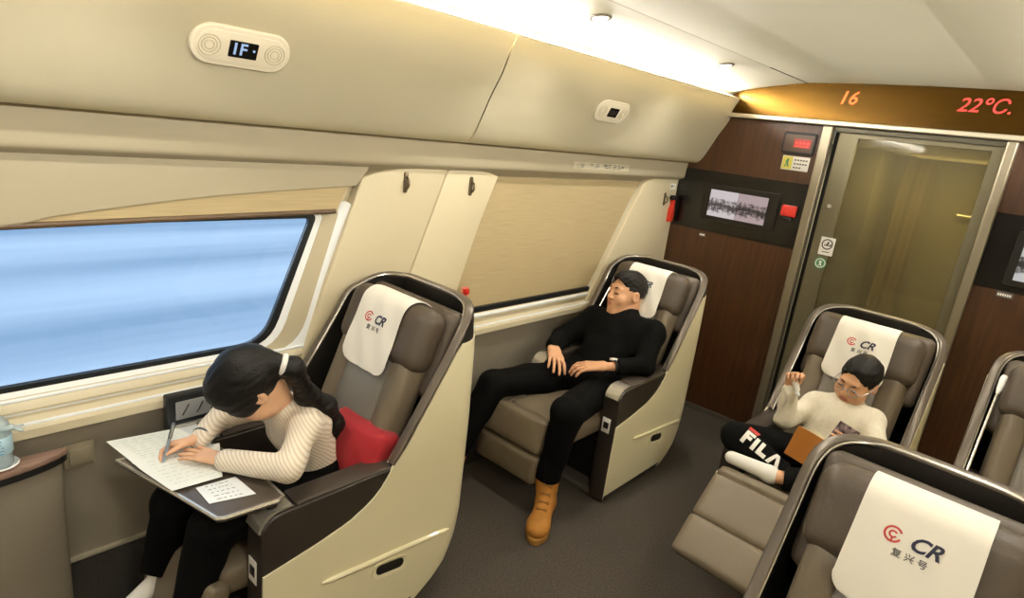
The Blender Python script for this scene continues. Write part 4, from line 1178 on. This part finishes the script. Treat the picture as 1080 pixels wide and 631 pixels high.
for s in 'LR':
    a = G['an'+s]; S = SDF(.012); S.cap(a+(0, 0, .09), a, .033, .034, k=.01); S.cap(a+(0, .0, -.02), a+(-.012, -.085, -.085), .034, .028, k=.015, flat=((0, 0, 1), .9)); S.ell(a+(0, .012, -.03), (.032, .034, .034), None, .01)
    child_mesh(girl, 'sock', S.mesh('sock', .004), M['sock'], 'white sock')
# hair: smooth cap drawn into a long ponytail
s = FG.s; R = FG.R; S = SDF(.01)
S.ell(FG(0, -.022, .036), np.array((.088, .106, .098))*s, R, .01); S.ell(FG(0, .03, .055), np.array((.080, .075, .070))*s, R, .02)
for x in (-1, 1): S.ell(FG(x*.050, .036, .005), np.array((.036, .050, .048))*s, R, .02)
S.ell(FG(0, .150, -.055), np.array((.060, .072, .080))*s, R, .008, op='s')
for x in (-1, 1):
    S.ell(FG(x*.096, .004, -.058), np.array((.030, .036, .046))*s, R, .008, op='s')
S.ell(FG(0, -.075, -.115), np.array((.075, .060, .050))*s, R, .008, op='s')
S.ell(FG(.020, -.104, .015), np.array((.034, .034, .034))*s, R, .012)
pt = [FG(.02, -.105, .010), FG(.035, -.128, -.055), np.array((-1.59, .925, .872)), np.array((-1.595, .995, .810)), np.array((-1.60, 1.035, .735)), np.array((-1.605, 1.035, .665))]
for a, b, ra, rb in zip(pt, pt[1:], (.022, .028, .031, .032, .029), (.028, .031, .032, .029, .010)): S.cap(a, b, ra, rb, k=.03)
child_mesh(girl, 'hair', S.mesh('hair', .0042, folds(8, .0012, 190)), M['hair'], 'long black hair in a ponytail')
tie = FG(.028, -.120, -.024); dd = (pt[1]-pt[0]); dd /= np.linalg.norm(dd); u_ = np.cross(dd, (1, 0, 0)); u_ /= np.linalg.norm(u_); v_ = np.cross(dd, u_)
child_mesh(girl, 'hair_tie', tube([tie+(u_*math.cos(a)+v_*math.sin(a))*.026 for a in np.linspace(0, 2*math.pi, 20, endpoint=False)], .009, 8, closed=True), M['sock'], 'white hair tie')
d = G['elR']-G['wrR']; d /= np.linalg.norm(d); c = G['wrR']+d*.016; u_ = np.cross(d, (0, 0, 1)); u_ /= np.linalg.norm(u_); v_ = np.cross(u_, d)
child_mesh(girl, 'wristband', tube([c+(u_*math.cos(a)+v_*math.sin(a))*.025 for a in np.linspace(0, 2*math.pi, 20, endpoint=False)], .006, 8, closed=True), mat('grey_band', '#3c474c', .5), 'dark grey wristband')

# ---- the reading girl
FR = Fig((-.462, 2.795, .905), basis((-.24, -.88, -.30), (.10, -.28, .95)), .87)
Q = dict(pel=(-.51, 2.69, .575), waist=(-.505, 2.73, .645), chest=(-.485, 2.775, .725), neck=(-.475, 2.81, .805), shR=(-.585, 2.765, .755), shL=(-.375, 2.785, .765),
         elR=(-.660, 2.635, .690), wrR=(-.660, 2.600, .835), elL=(-.310, 2.67, .680), wrL=(-.335, 2.505, .718), hipR=(-.57, 2.66, .56), hipL=(-.45, 2.66, .56),
         knR=(-.775, 2.445, .612), anR=(-.53, 2.46, .530), knL=(-.345, 2.42, .585), anL=(-.572, 2.370, .556))
Q = {k: np.array(v) for k, v in Q.items()}
def kid_torso(S, g=0.):
    f = ((0, -.85, .5), .78)
    S.cap(Q['pel'], Q['waist'], .095+g, .084+g, k=.03, flat=f); S.cap(Q['waist'], Q['chest'], .084+g, .086+g, k=.03, flat=f)
    S.cap(Q['chest']+(-.035, 0, 0), Q['chest']+(.035, 0, 0), .078+g, k=.03, flat=f); S.cap(Q['shR'], Q['shL'], .042+g, k=.03); S.cap(Q['chest'], Q['neck'], .066+g, .040+g, k=.03)
def kid_arm(S, s, g=0., to=1.):
    sh, el, wr = Q['sh'+s], Q['el'+s], Q['wr'+s]
    S.cap(sh, el, .038+g, .031+g, k=.02); S.cap(el, el+(wr-el)*to, .031+g, .031-.009*to+g, k=.012)
S = SDF(.01); head(S, FR, True); S.cap(FR(0, -.03, -.05), Q['neck'], .040, .042, k=.02)
kid_torso(S, -.008); kid_arm(S, 'R', -.002); kid_arm(S, 'L', -.002)
for s_ in 'LR': S.cap(Q['hip'+s_], Q['kn'+s_], .052, .036, k=.02); S.cap(Q['kn'+s_], Q['an'+s_], .036, .025, k=.02)
S.cap(Q['anL'], Q['anL']+(-.13, .005, .0), .024, .02); S.cap(Q['anR'], Q['anR']+(.12, -.0, 0), .024, .02)
hand(S, Q['wrR']+(0, 0, .006), (.03, -.08, 1), (-.35, .9, .1), (.9, .3, 0), .78, fing=((1.0, 1.2, .8), (1.1, 1.2, .8), (1.15, 1.2, .8), (1.2, 1.2, .8)), thumb=(.7, .2), tcurl=.5)
hand(S, Q['wrL'], (-.62, -.60, .40), (.75, -.60, .1), (-.2, .1, .9), .78, curl=(.35, .5, .4), thumb=(.7, .5))
kid = person('person', S, .0045, [M['skin'], M['lip']], (-.51, 2.69, 0), 'girl in white sweater and glasses reading cross-legged in her seat')
paint(kid, FR, LIPS, 1); face_bits(kid, FR, False, M['hair'])
S = SDF(.015); kid_torso(S, .008); kid_arm(S, 'R', .011, .97); kid_arm(S, 'L', .011, .95); S.cap(Q['neck']+(0, 0, -.02), Q['neck']+(.002, .0, .012), .050, .047, k=.012, cuts=[(Q['neck']+(0, 0, .018), (.0, -.2, 1))])
child_mesh(kid, 'knit_top', S.mesh('top', .005, folds(21, .003, 60)), M['whiteknit'], 'white knitted roll-neck top')
S = SDF(.015); S.cap(Q['pel']+(-.03, 0, -.02), Q['pel']+(.03, 0, -.02), .090, k=.02, flat=((0, -.6, .8), .9))
for s_ in 'RL': S.cap(Q['hip'+s_], Q['kn'+s_], .072, .062, k=.015); S.cap(Q['kn'+s_], Q['an'+s_], .060, .046, k=.015, cuts=[(Q['an'+s_]+(Q['kn'+s_]-Q['an'+s_])*.12, Q['an'+s_]-Q['kn'+s_])])
S.cut((0, 2.70, .66), (0, .6, .9))
ktr = child_mesh(kid, 'trousers', S.mesh('trousers', .005, folds(16, .004, 40)), M['blacktrouser'], 'black trousers with large white lettering on one leg')
for a, dx in ((Q['anL'], (-.188, -.02, .006)), (Q['anR'], (.13, .02, -.01))):
    dx = np.array(dx); S = SDF(.012); S.cap(a+dx*.1, a+dx*.92, .034, .027, k=.01, flat=((0, .2, 1), .95)); S.ell(a+dx*.12+(0, 0, -.004), (.036, .036, .036), None, .01)
    child_mesh(kid, 'sock', S.mesh('sock', .004), M['sock'], 'white sock')
s = FR.s; R = FR.R; S = SDF(.01)
S.ell(FR(0, -.020, .036), np.array((.083, .101, .094))*s, R, .01); S.ell(FR(0, .112, -.014), np.array((.086, .080, .100))*s, R, .008, op='s')
for x in (-1, 1): S.ell(FR(x*.088, .010, -.045), np.array((.026, .052, .050))*s, R, .008, op='s')
S.ell(FR(0, -.07, -.10), np.array((.07, .055, .045))*s, R, .008, op='s'); S.ell(FR(0, -.125, .0), np.array((.030, .03, .034))*s, R, .01)
child_mesh(kid, 'hair', S.mesh('hair', .0042, folds(8, .0018, 170)), M['hair'], 'black hair pulled back')
gl = bmesh.new(); lens = []
for x in (-1, 1):
    lp = [FR(x*.034+.024*math.cos(a), .106-.006*abs(math.cos(a)), -.001+.019*math.sin(a)) for a in np.linspace(0, 2*math.pi, 22, endpoint=False)]
    gl = bm_join(gl, tube(lp, .0017, 6, closed=True), tube([FR(x*.058, .101, .004), FR(x*.076, .085, .004), FR(x*.084, .0, .002), FR(x*.082, -.02, -.006)], .0016, 6))
    lens.append(lp)
gl = bm_join(gl, tube([FR(-.011, .106, .003), FR(0, .110, .005), FR(.011, .106, .003)], .0015, 6))
g_ = child_mesh(kid, 'glasses', gl, mat('pale_frame', '#cfd3d6', .25, metal=.5), 'thin pale rimmed glasses')
# lettering on the trouser leg (white, red bar over the first letter)
A = Q['knR']; Bv = Q['anR']; ud = Vector(Bv-A).normalized(); nrm = Vector((.16, -.72, .66)); nrm = (nrm-ud*nrm.dot(ud)).normalized(); vd = nrm.cross(ud)
org = Vector(A+(Bv-A)*.46)-Vector(kid.location)
def LT(polys, name, m, par):
    b = poly_bm(polys, .0004)
    wb_ = wrap(b, ktr, org, ud, vd, nrm, .002, .14, 3)
    q = obj(name, wb_, m, par); return q
H = .036; X = lambda x, pts: [(x+a, b) for a, b in pts]
letters = [X(-.092, [(0, -H), (.016, -H), (.016, -.014), (.034, -.014), (.034, .000), (.016, .000), (.016, .005), (.040, .005), (.040, .018), (.0, .018)]),
           X(-.046, [(0, -H), (.016, -H), (.016, .016), (0, .016)]),
           X(-.020, [(0, -H), (.040, -H), (.040, -H+.015), (.016, -H+.015), (.016, .016), (0, .016)]),
           X(.026, [(0, -H), (.016, -H), (.028, .0), (.016+.024, -H), (.056, -H), (.036, .016), (.020, .016)])]
LT([[(x*1.0-.006, y*1.12+.020) for x, y in p] for p in letters], 'lettering', M['white'], ktr)['label'] = 'large white letters'
LT([[(x*1.0-.006, y*1.12+.020) for x, y in X(-.092, [(-.002, .022), (.040, .022), (.046, .037), (-.002, .037)])]], 'red_bar', M['red'], ktr)['label'] = 'red bar of the first letter'

# ------------------------------------------------------------------ loose things
# red pillow in the writing girl's seat
pl = obj('pillow', cushion((.135, .125, .050), .028, .028, 14), M['redcloth'], None, True)
u = Vector((1, 0, 0)); v = Vector((0, .36, .93)).normalized(); n = u.cross(v)
pl.matrix_world = Matrix.Translation((-1.585, 1.125, .60)) @ Matrix((( *(u.x, v.x, n.x), 0), (u.y, v.y, n.y, 0), (u.z, v.z, n.z, 0), (0, 0, 0, 1)))
tag(pl, 'red pillow behind the writing girl on the seat', 'pillow')
obj('piping', tube([(.130*math.copysign(abs(math.cos(a))**.5, math.cos(a)), .120*math.copysign(abs(math.sin(a))**.5, math.sin(a)), 0) for a in np.linspace(0, 2*math.pi, 60, endpoint=False)], .005, 6, closed=True), mat('dark_red_piping', '#6d0f16', .6), pl)

# tray table (part of seat 1) in the seat's own coordinates
def to_seat(bm, seat):
    bmesh.ops.transform(bm, matrix=Matrix.Scale(1/seat.scale.x, 4) @ Matrix.Translation(-seat.location), verts=bm.verts[:]); return bm
TZ = .668
tray = [(-1.865, .475), (-1.60, .545), (-1.432, .585), (-1.424, .60), (-1.413, .745), (-1.425, .765), (-1.58, .765), (-1.84, .72)]
t1 = obj('tray_table', to_seat(prism(tray, 2, TZ-.018, TZ, .004, 2), seat1), mat('tray_dark', '#50473f', .3), seat1); t1['label'] = 'grey fold-out tray table with pale edge'
obj('tray_edge', to_seat(tube([(x, y, TZ-.004) for x, y in tray], .006, 6, closed=True), seat1), M['silver'], t1)
obj('tray_arm', to_seat(bm_join(tube([(-1.44, .74, .60), (-1.44, .74, .645)], .016, 10)), seat1), M['blackmat'], t1)
obj('tray_bracket', to_seat(boxes(((-1.80, .53, TZ-.040), (-1.76, .58, TZ-.018), .004)), seat1), M['blackmat'], t1)
# console against the sill on the window side
c1 = obj('side_console', to_seat(boxes(((-1.988, .645, .56), (-1.958, 1.06, .787), .006)), seat1), mat('console_black', '#1b1d20', .35), seat1); c1['label'] = 'black control console with grey menu strip'
obj('menu_strip', to_seat(boxes(((-1.958, .672, .698), (-1.955, .90, .762), .002)), seat1), mat('menu_grey', '#8f9091', .4), c1)
bm = bmesh.new()
for k, y in enumerate((.70, .745, .79, .835)):
    bm = bm_join(bm, tube([(-1.9545, y-.008, .712), (-1.9545, y+.004, .732), (-1.9545, y+.012, .748)], .0022, 6))
obj('symbols', to_seat(bm, seat1), M['blackmat'], c1)
obj('slot', to_seat(boxes(((-1.959, .66, .672), (-1.950, .92, .682), .002)), seat1), M['silver'], c1)

def sheet(pts, z, th, m, label, name='worksheet', lift=None, cat='paper'):
    """thin paper sheet, slightly bowed"""
    P = [Vector((x, y)) for x, y in pts]; n = 10; rows = []
    for i in range(n+1):
        r = []
        for j in range(n+1):
            s, t = i/n, j/n
            p = P[0]*(1-s)*(1-t)+P[1]*s*(1-t)+P[2]*s*t+P[3]*(1-s)*t
            dz = lift(s, t) if lift else 0
            r.append((p.x, p.y, z+dz))
        rows.append(r)
    bm = grid_bm(rows); bmesh.ops.recalc_face_normals(bm, faces=bm.faces[:]); bmesh.ops.solidify(bm, geom=bm.faces[:], thickness=th)
    o = obj(name, bm, m, None, True); c = sum(P, Vector((0, 0)))/4; relocate(o, (c.x, c.y, z)); tag(o, label, cat, 'papers on the tray table'); autosmooth(o, 40)
    return o
def lines(o, pts, z, rows, seed, m, x0=.12, x1=.88):
    rn = random.Random(seed); P = [Vector((x, y)) for x, y in pts]; bm = bmesh.new()
    f = lambda s, t: P[0]*(1-s)*(1-t)+P[1]*s*(1-t)+P[2]*s*t+P[3]*(1-s)*t
    for i in range(rows):
        s = .12+.76*i/max(1, rows-1); t = x0
        while t < x1:
            w_ = rn.uniform(.04, .12); a, b = f(s, t), f(s, min(t+w_, x1)); d = (b-a).normalized(); nn_ = Vector((-d.y, d.x))*.0013
            bm.faces.new([bm.verts.new((p.x, p.y, z)) for p in (a-nn_, b-nn_, b+nn_, a+nn_)]); t += w_+rn.uniform(.02, .07)
    q = obj('print', bm, m, o); q.data.transform(Matrix.Translation(-Vector(o.location)))
faint = mat('faint_print', '#c6d5cc', .8)
p1_ = [(-1.975, .478), (-1.80, .505), (-1.775, .725), (-1.945, .672)]
o1 = sheet(p1_, TZ+.004, .0008, M['paper'], 'large white worksheet nearest the window, under her pen hand', lift=lambda s, t: .004*(1-s)); lines(o1, p1_, TZ+.0095, 9, 2, faint)
p2_ = [(-1.805, .497), (-1.605, .535), (-1.595, .668), (-1.775, .735)]
o2 = sheet(p2_, TZ+.009, .0008, M['paper'], 'white worksheet lying under her flat left hand', lift=lambda s, t: .004*math.exp(-((s-.05)/.12)**2)); lines(o2, p2_, TZ+.0145, 8, 5, faint)
p3_ = [(-1.592, .592), (-1.50, .592), (-1.470, .708), (-1.582, .70)]
o3 = sheet(p3_, TZ+.0025, .0015, mat('small_notebook', '#e7ebee', .7), 'small white notebook at the aisle end of the tray table', 'notebook', cat='notebook'); lines(o3, p3_, TZ+.0036, 5, 8, M['grey'], .2, .75)
fd = sheet([(-1.975, .668), (-1.88, .655), (-1.84, .722), (-1.955, .735)], TZ+.001, .002, mat('pale_folder', '#d9dde0', .6), 'pale folder beside the black console', 'folder', cat='folder')

# pen in her right hand
tip = Vector(tp[0])*.5+Vector(tp[4])*.5
pd = (Vector((-1.80, .655, .845))-Vector((-1.775, .60, .69))).normalized()
pen0 = tip-pd*.035
pen = empty('pen', pen0); tag(pen, 'grey pen held upright in the writing girl\'s right hand', 'pen')
def along(bm): 
    u, v, n = frame_axes(pd, (0.3, 1, 0)); return place(bm, (0, 0, 0), u, v, n)
obj('barrel', along(lathe([(.001, 0), (.0035, .010), (.0052, .014), (.0052, .130), (.0045, .135)], 14)), mat('pen_grey', '#8a96a2', .3), pen, True)
obj('cap', along(lathe([(.0056, .095), (.0058, .138), (.004, .142)], 14)), mat('pen_cap', '#4b5966', .3), pen, True)
obj('clip', along(boxes(((.005, -.0015, .10), (.0075, .0015, .136)))), M['silver'], pen)

# small white bottle in the reading girl's raised hand
wb0 = empty('small_bottle', (-.640, 2.575, .880)); tag(wb0, 'small white tube held in the reading girl\'s raised hand', 'tube')
u, v, n = frame_axes((.40, -.15, -.75), (0, 1, 0))
obj('body', place(lathe([(.010, -.030), (.0125, -.026), (.0125, .030), (.008, .036), (.008, .038)], 18), (0, 0, 0), u, v, n), M['white'], wb0, True)
obj('cap', place(lathe([(.0085, .037), (.0085, .052), (.006, .054)], 14), (0, 0, 0), u, v, n), mat('tube_cap', '#dfe3e4', .4), wb0, True)

# open book held upright by the reading girl, covers towards the aisle front
bk0 = empty('book', (-.468, 2.440, .608)); tag(bk0, 'open book with ochre cover held by the reading girl', 'book')
SA = Vector((.16, .20, .965)).normalized()
def leaf(d, w_, bow, m, th, name, shift=0, label=None, z0=0, z1=.128, side=1, ax=None):
    d = Vector(d); A_ = SA if ax is None else Vector(ax).normalized()
    d = (d-A_*d.dot(A_)*.7).normalized(); nr = A_.cross(d).normalized()*side; rows = []; st = Vector((0, 0, 0)) if ax is None else SA*.108
    for i in range(13):
        s = i/12; o_ = d*(w_*s)+nr*(bow*math.sin(s*math.pi)+shift*min(1, s*4))
        rows.append([tuple(st+o_+A_*(z0+(z1-z0)*t)) for t in (0, .25, .5, .75, 1)])
    bm = grid_bm(rows); bmesh.ops.recalc_face_normals(bm, faces=bm.faces[:]); bmesh.ops.solidify(bm, geom=bm.faces[:], thickness=th)
    q = obj(name, bm, m, bk0, True); autosmooth(q, 40)
    if label: q['label'] = label
pg = mat('book_pages', '#ead9a8', .85)
leaf((-.98, .10, .20), .118, .006, M['bookbrown'], .003, 'front_cover', 0, 'ochre front cover', side=-1)
leaf((-.96, .22, .20), .112, .006, pg, .008, 'page_block', .006, 'cream pages', .003, .125, -1)
leaf((-.75, .62, .20), .110, .014, mat('book_page_loose', '#f0e4c4', .85), .0010, 'loose_page', .008, 'single page standing off', .003, .127, -1)
leaf((.26, .30, .92), .112, .006, pg, .004, 'page_block', .009, 'cream pages', -.010, .062, -1, (.93, .12, -.30))
leaf((.27, .26, .92), .118, .006, mat('patterned_cover', '#3a2e35', .5, col2='#b9a2a4', vscale=60), .003, 'back_cover', -.002, 'dark patterned back cover', -.012, .066, -1, (.93, .12, -.30))

# console table with bottle on a dish, by the window in front of the writing girl
tb = empty('side_table', (-1.984, .10, 0)); tag(tb, 'rounded side table with reddish wood top against the window wall', 'table')
def dshape(rx, ry, n=30): return [(0, -ry)]+[(rx*math.sin(a), -ry*math.cos(a)) for a in np.linspace(0, math.pi, n)][1:-1]+[(0, ry)]
autosmooth(obj('table_top', prism(dshape(.080, .282), 2, .672, .690, .004, 2), M['tabwood'], tb)); 
obj('dark_edge', prism(dshape(.077, .279), 2, .652, .672), M['blackmat'], tb)
autosmooth(obj('body', prism(dshape(.062, .265), 2, 0, .652), M['lowwall'], tb)); obj('toe_strip', prism(dshape(.065, .268), 2, 0, .05), M['base'], tb)
ds = obj('dish', lathe([(0, .001), (.034, .001), (.042, .007), (.045, .008), (.042, .011), (.034, .004), (0, .004)], 36), mat('white_china', '#eef0f2', .2, coat=.4), None, True); ds.location = (-1.960, .222, .690); tag(ds, 'round white dish under the clear bottle on the side table', 'dish'); autosmooth(ds, 40)
bt = empty('water_bottle', (-1.960, .222, .694)); tag(bt, 'clear plastic bottle with pale blue label on the side table', 'bottle')
obj('body', lathe([(.002, .001), (.029, .001), (.033, .006), (.033, .02), (.031, .03), (.033, .04), (.033, .095), (.031, .103), (.033, .112), (.030, .125), (.016, .146), (.013, .150), (.013, .160)], 30), M['clear'], bt, True)
obj('water', lathe([(.001, .004), (.029, .004), (.0305, .03), (.0305, .10), (0.001, .10)], 24), mat('pale_water', '#cfe6ee', .15), bt, True)
obj('label_band', lathe([(.0335, .042), (.0342, .043), (.0342, .092), (.0335, .093), (.0333, .09), (.0333, .045)], 30), mat('pale_blue_label', '#b8d9ea', .5), bt, True)
bm = bmesh.new(); rn = random.Random(5)
for k in range(5):
    for q in range(3):
        a = -.2+rn.uniform(-.12, .12)+.12*q; z = .048+.009*k
        bm = bm_join(bm, tube([(.0348*math.cos(a+t), .0348*math.sin(a+t), z) for t in (0, .06, .12)], .0013, 5))
obj('label_print', bm, mat('label_blue_print', '#5b8fb5', .6), bt)
autosmooth(obj('cap', lathe([(.0145, .158), (.0155, .160), (.0155, .174), (.013, .177), (0.001, .177)], 24), M['white'], bt))
ob = obj('torn_sleeve', SDF(.008).cap((.026, -.01, .120), (.034, .03, .122), .010, .006).cap((.03, .02, .12), (.022, .058, .116), .006, .004).cap((.03, .03, .12), (.036, .052, .108), .006, .004).mesh('sleeve', .003, folds(3, .002, 150)), M['clear'], bt, True); ob['label'] = 'crumpled clear plastic at the bottle shoulder'

# ------------------------------------------------------------------ light, world, camera
def area(name, loc, rot, size, size_y, e, col=(1, .945, .845)):
    l = bpy.data.lights.new(name, 'AREA'); l.shape = 'RECTANGLE'; l.size = size; l.size_y = size_y; l.energy = e; l.color = col
    o = bpy.data.objects.new(name, l); C.objects.link(o); o.location = loc; o.rotation_euler = rot; return o
for sx in (-1, 1):
    area('cove_lamp', (CX+sx*.997, (Y0+YB)/2, 2.100), (math.pi, -sx*math.radians(66), 0), .016, YB-Y0-.2, 88)
for x, y in ((-1.452, 1.98), (-1.459, 3.09), (2*CX+1.455, 1.98), (2*CX+1.455, 3.09), (-1.452, .40), (2*CX+1.455, .4), (-1.452, -1.2), (2*CX+1.455, -1.2)):
    l = bpy.data.lights.new('downlight_lamp', 'SPOT'); l.energy = 34; l.spot_size = math.radians(130); l.spot_blend = .6; l.shadow_soft_size = .04; l.color = (1, .945, .845)
    o = bpy.data.objects.new('downlight_lamp', l); C.objects.link(o); o.location = (x, y, 2.155)
area('vestibule_lamp', (-.62, 4.35, 1.88), (0, 0, 0), .5, .3, 60)

w = bpy.data.worlds.new('world'); scene.world = w; w.use_nodes = True; nt = w.node_tree
bg = nt.nodes['Background']; tc = nt.nodes.new('ShaderNodeTexCoord'); sp_ = nt.nodes.new('ShaderNodeSeparateXYZ'); rp = nt.nodes.new('ShaderNodeValToRGB')
nt.links.new(tc.outputs['Generated'], sp_.inputs[0]); nt.links.new(sp_.outputs['Z'], rp.inputs['Fac'])
rp.color_ramp.elements[0].position = .0; rp.color_ramp.elements[0].color = (.68, .81, .94, 1); rp.color_ramp.elements[1].position = .6; rp.color_ramp.elements[1].color = (.48, .66, .92, 1)
nt.links.new(rp.outputs['Color'], bg.inputs['Color']); bg.inputs['Strength'].default_value = 1.45

cam = bpy.data.cameras.new('camera'); co_ = bpy.data.objects.new('camera', cam); C.objects.link(co_)
cam.sensor_width = 36; cam.sensor_fit = 'HORIZONTAL'; cam.lens = 645.937/1080*36; cam.clip_start = .02; cam.clip_end = 200
yaw, pit, rol = .711824705, .273324482, .123500887
fw = Vector((-math.sin(yaw)*math.cos(pit), math.cos(yaw)*math.cos(pit), -math.sin(pit)))
rr = Vector((math.cos(yaw), math.sin(yaw), 0)); uu = rr.cross(fw)
c_, s_ = math.cos(rol), math.sin(rol)
r2 = rr*c_+uu*s_; u2 = -rr*s_+uu*c_
co_.matrix_world = Matrix(((r2.x, u2.x, -fw.x, 0), (r2.y, u2.y, -fw.y, 0), (r2.z, u2.z, -fw.z, 1.75), (0, 0, 0, 1)))
scene.camera = co_
vs = scene.view_settings; scene.display_settings.display_device = 'sRGB'
vs.view_transform = 'Standard'; vs.look = 'None'; vs.exposure = .03; vs.gamma = 1; vs.use_curve_mapping = False
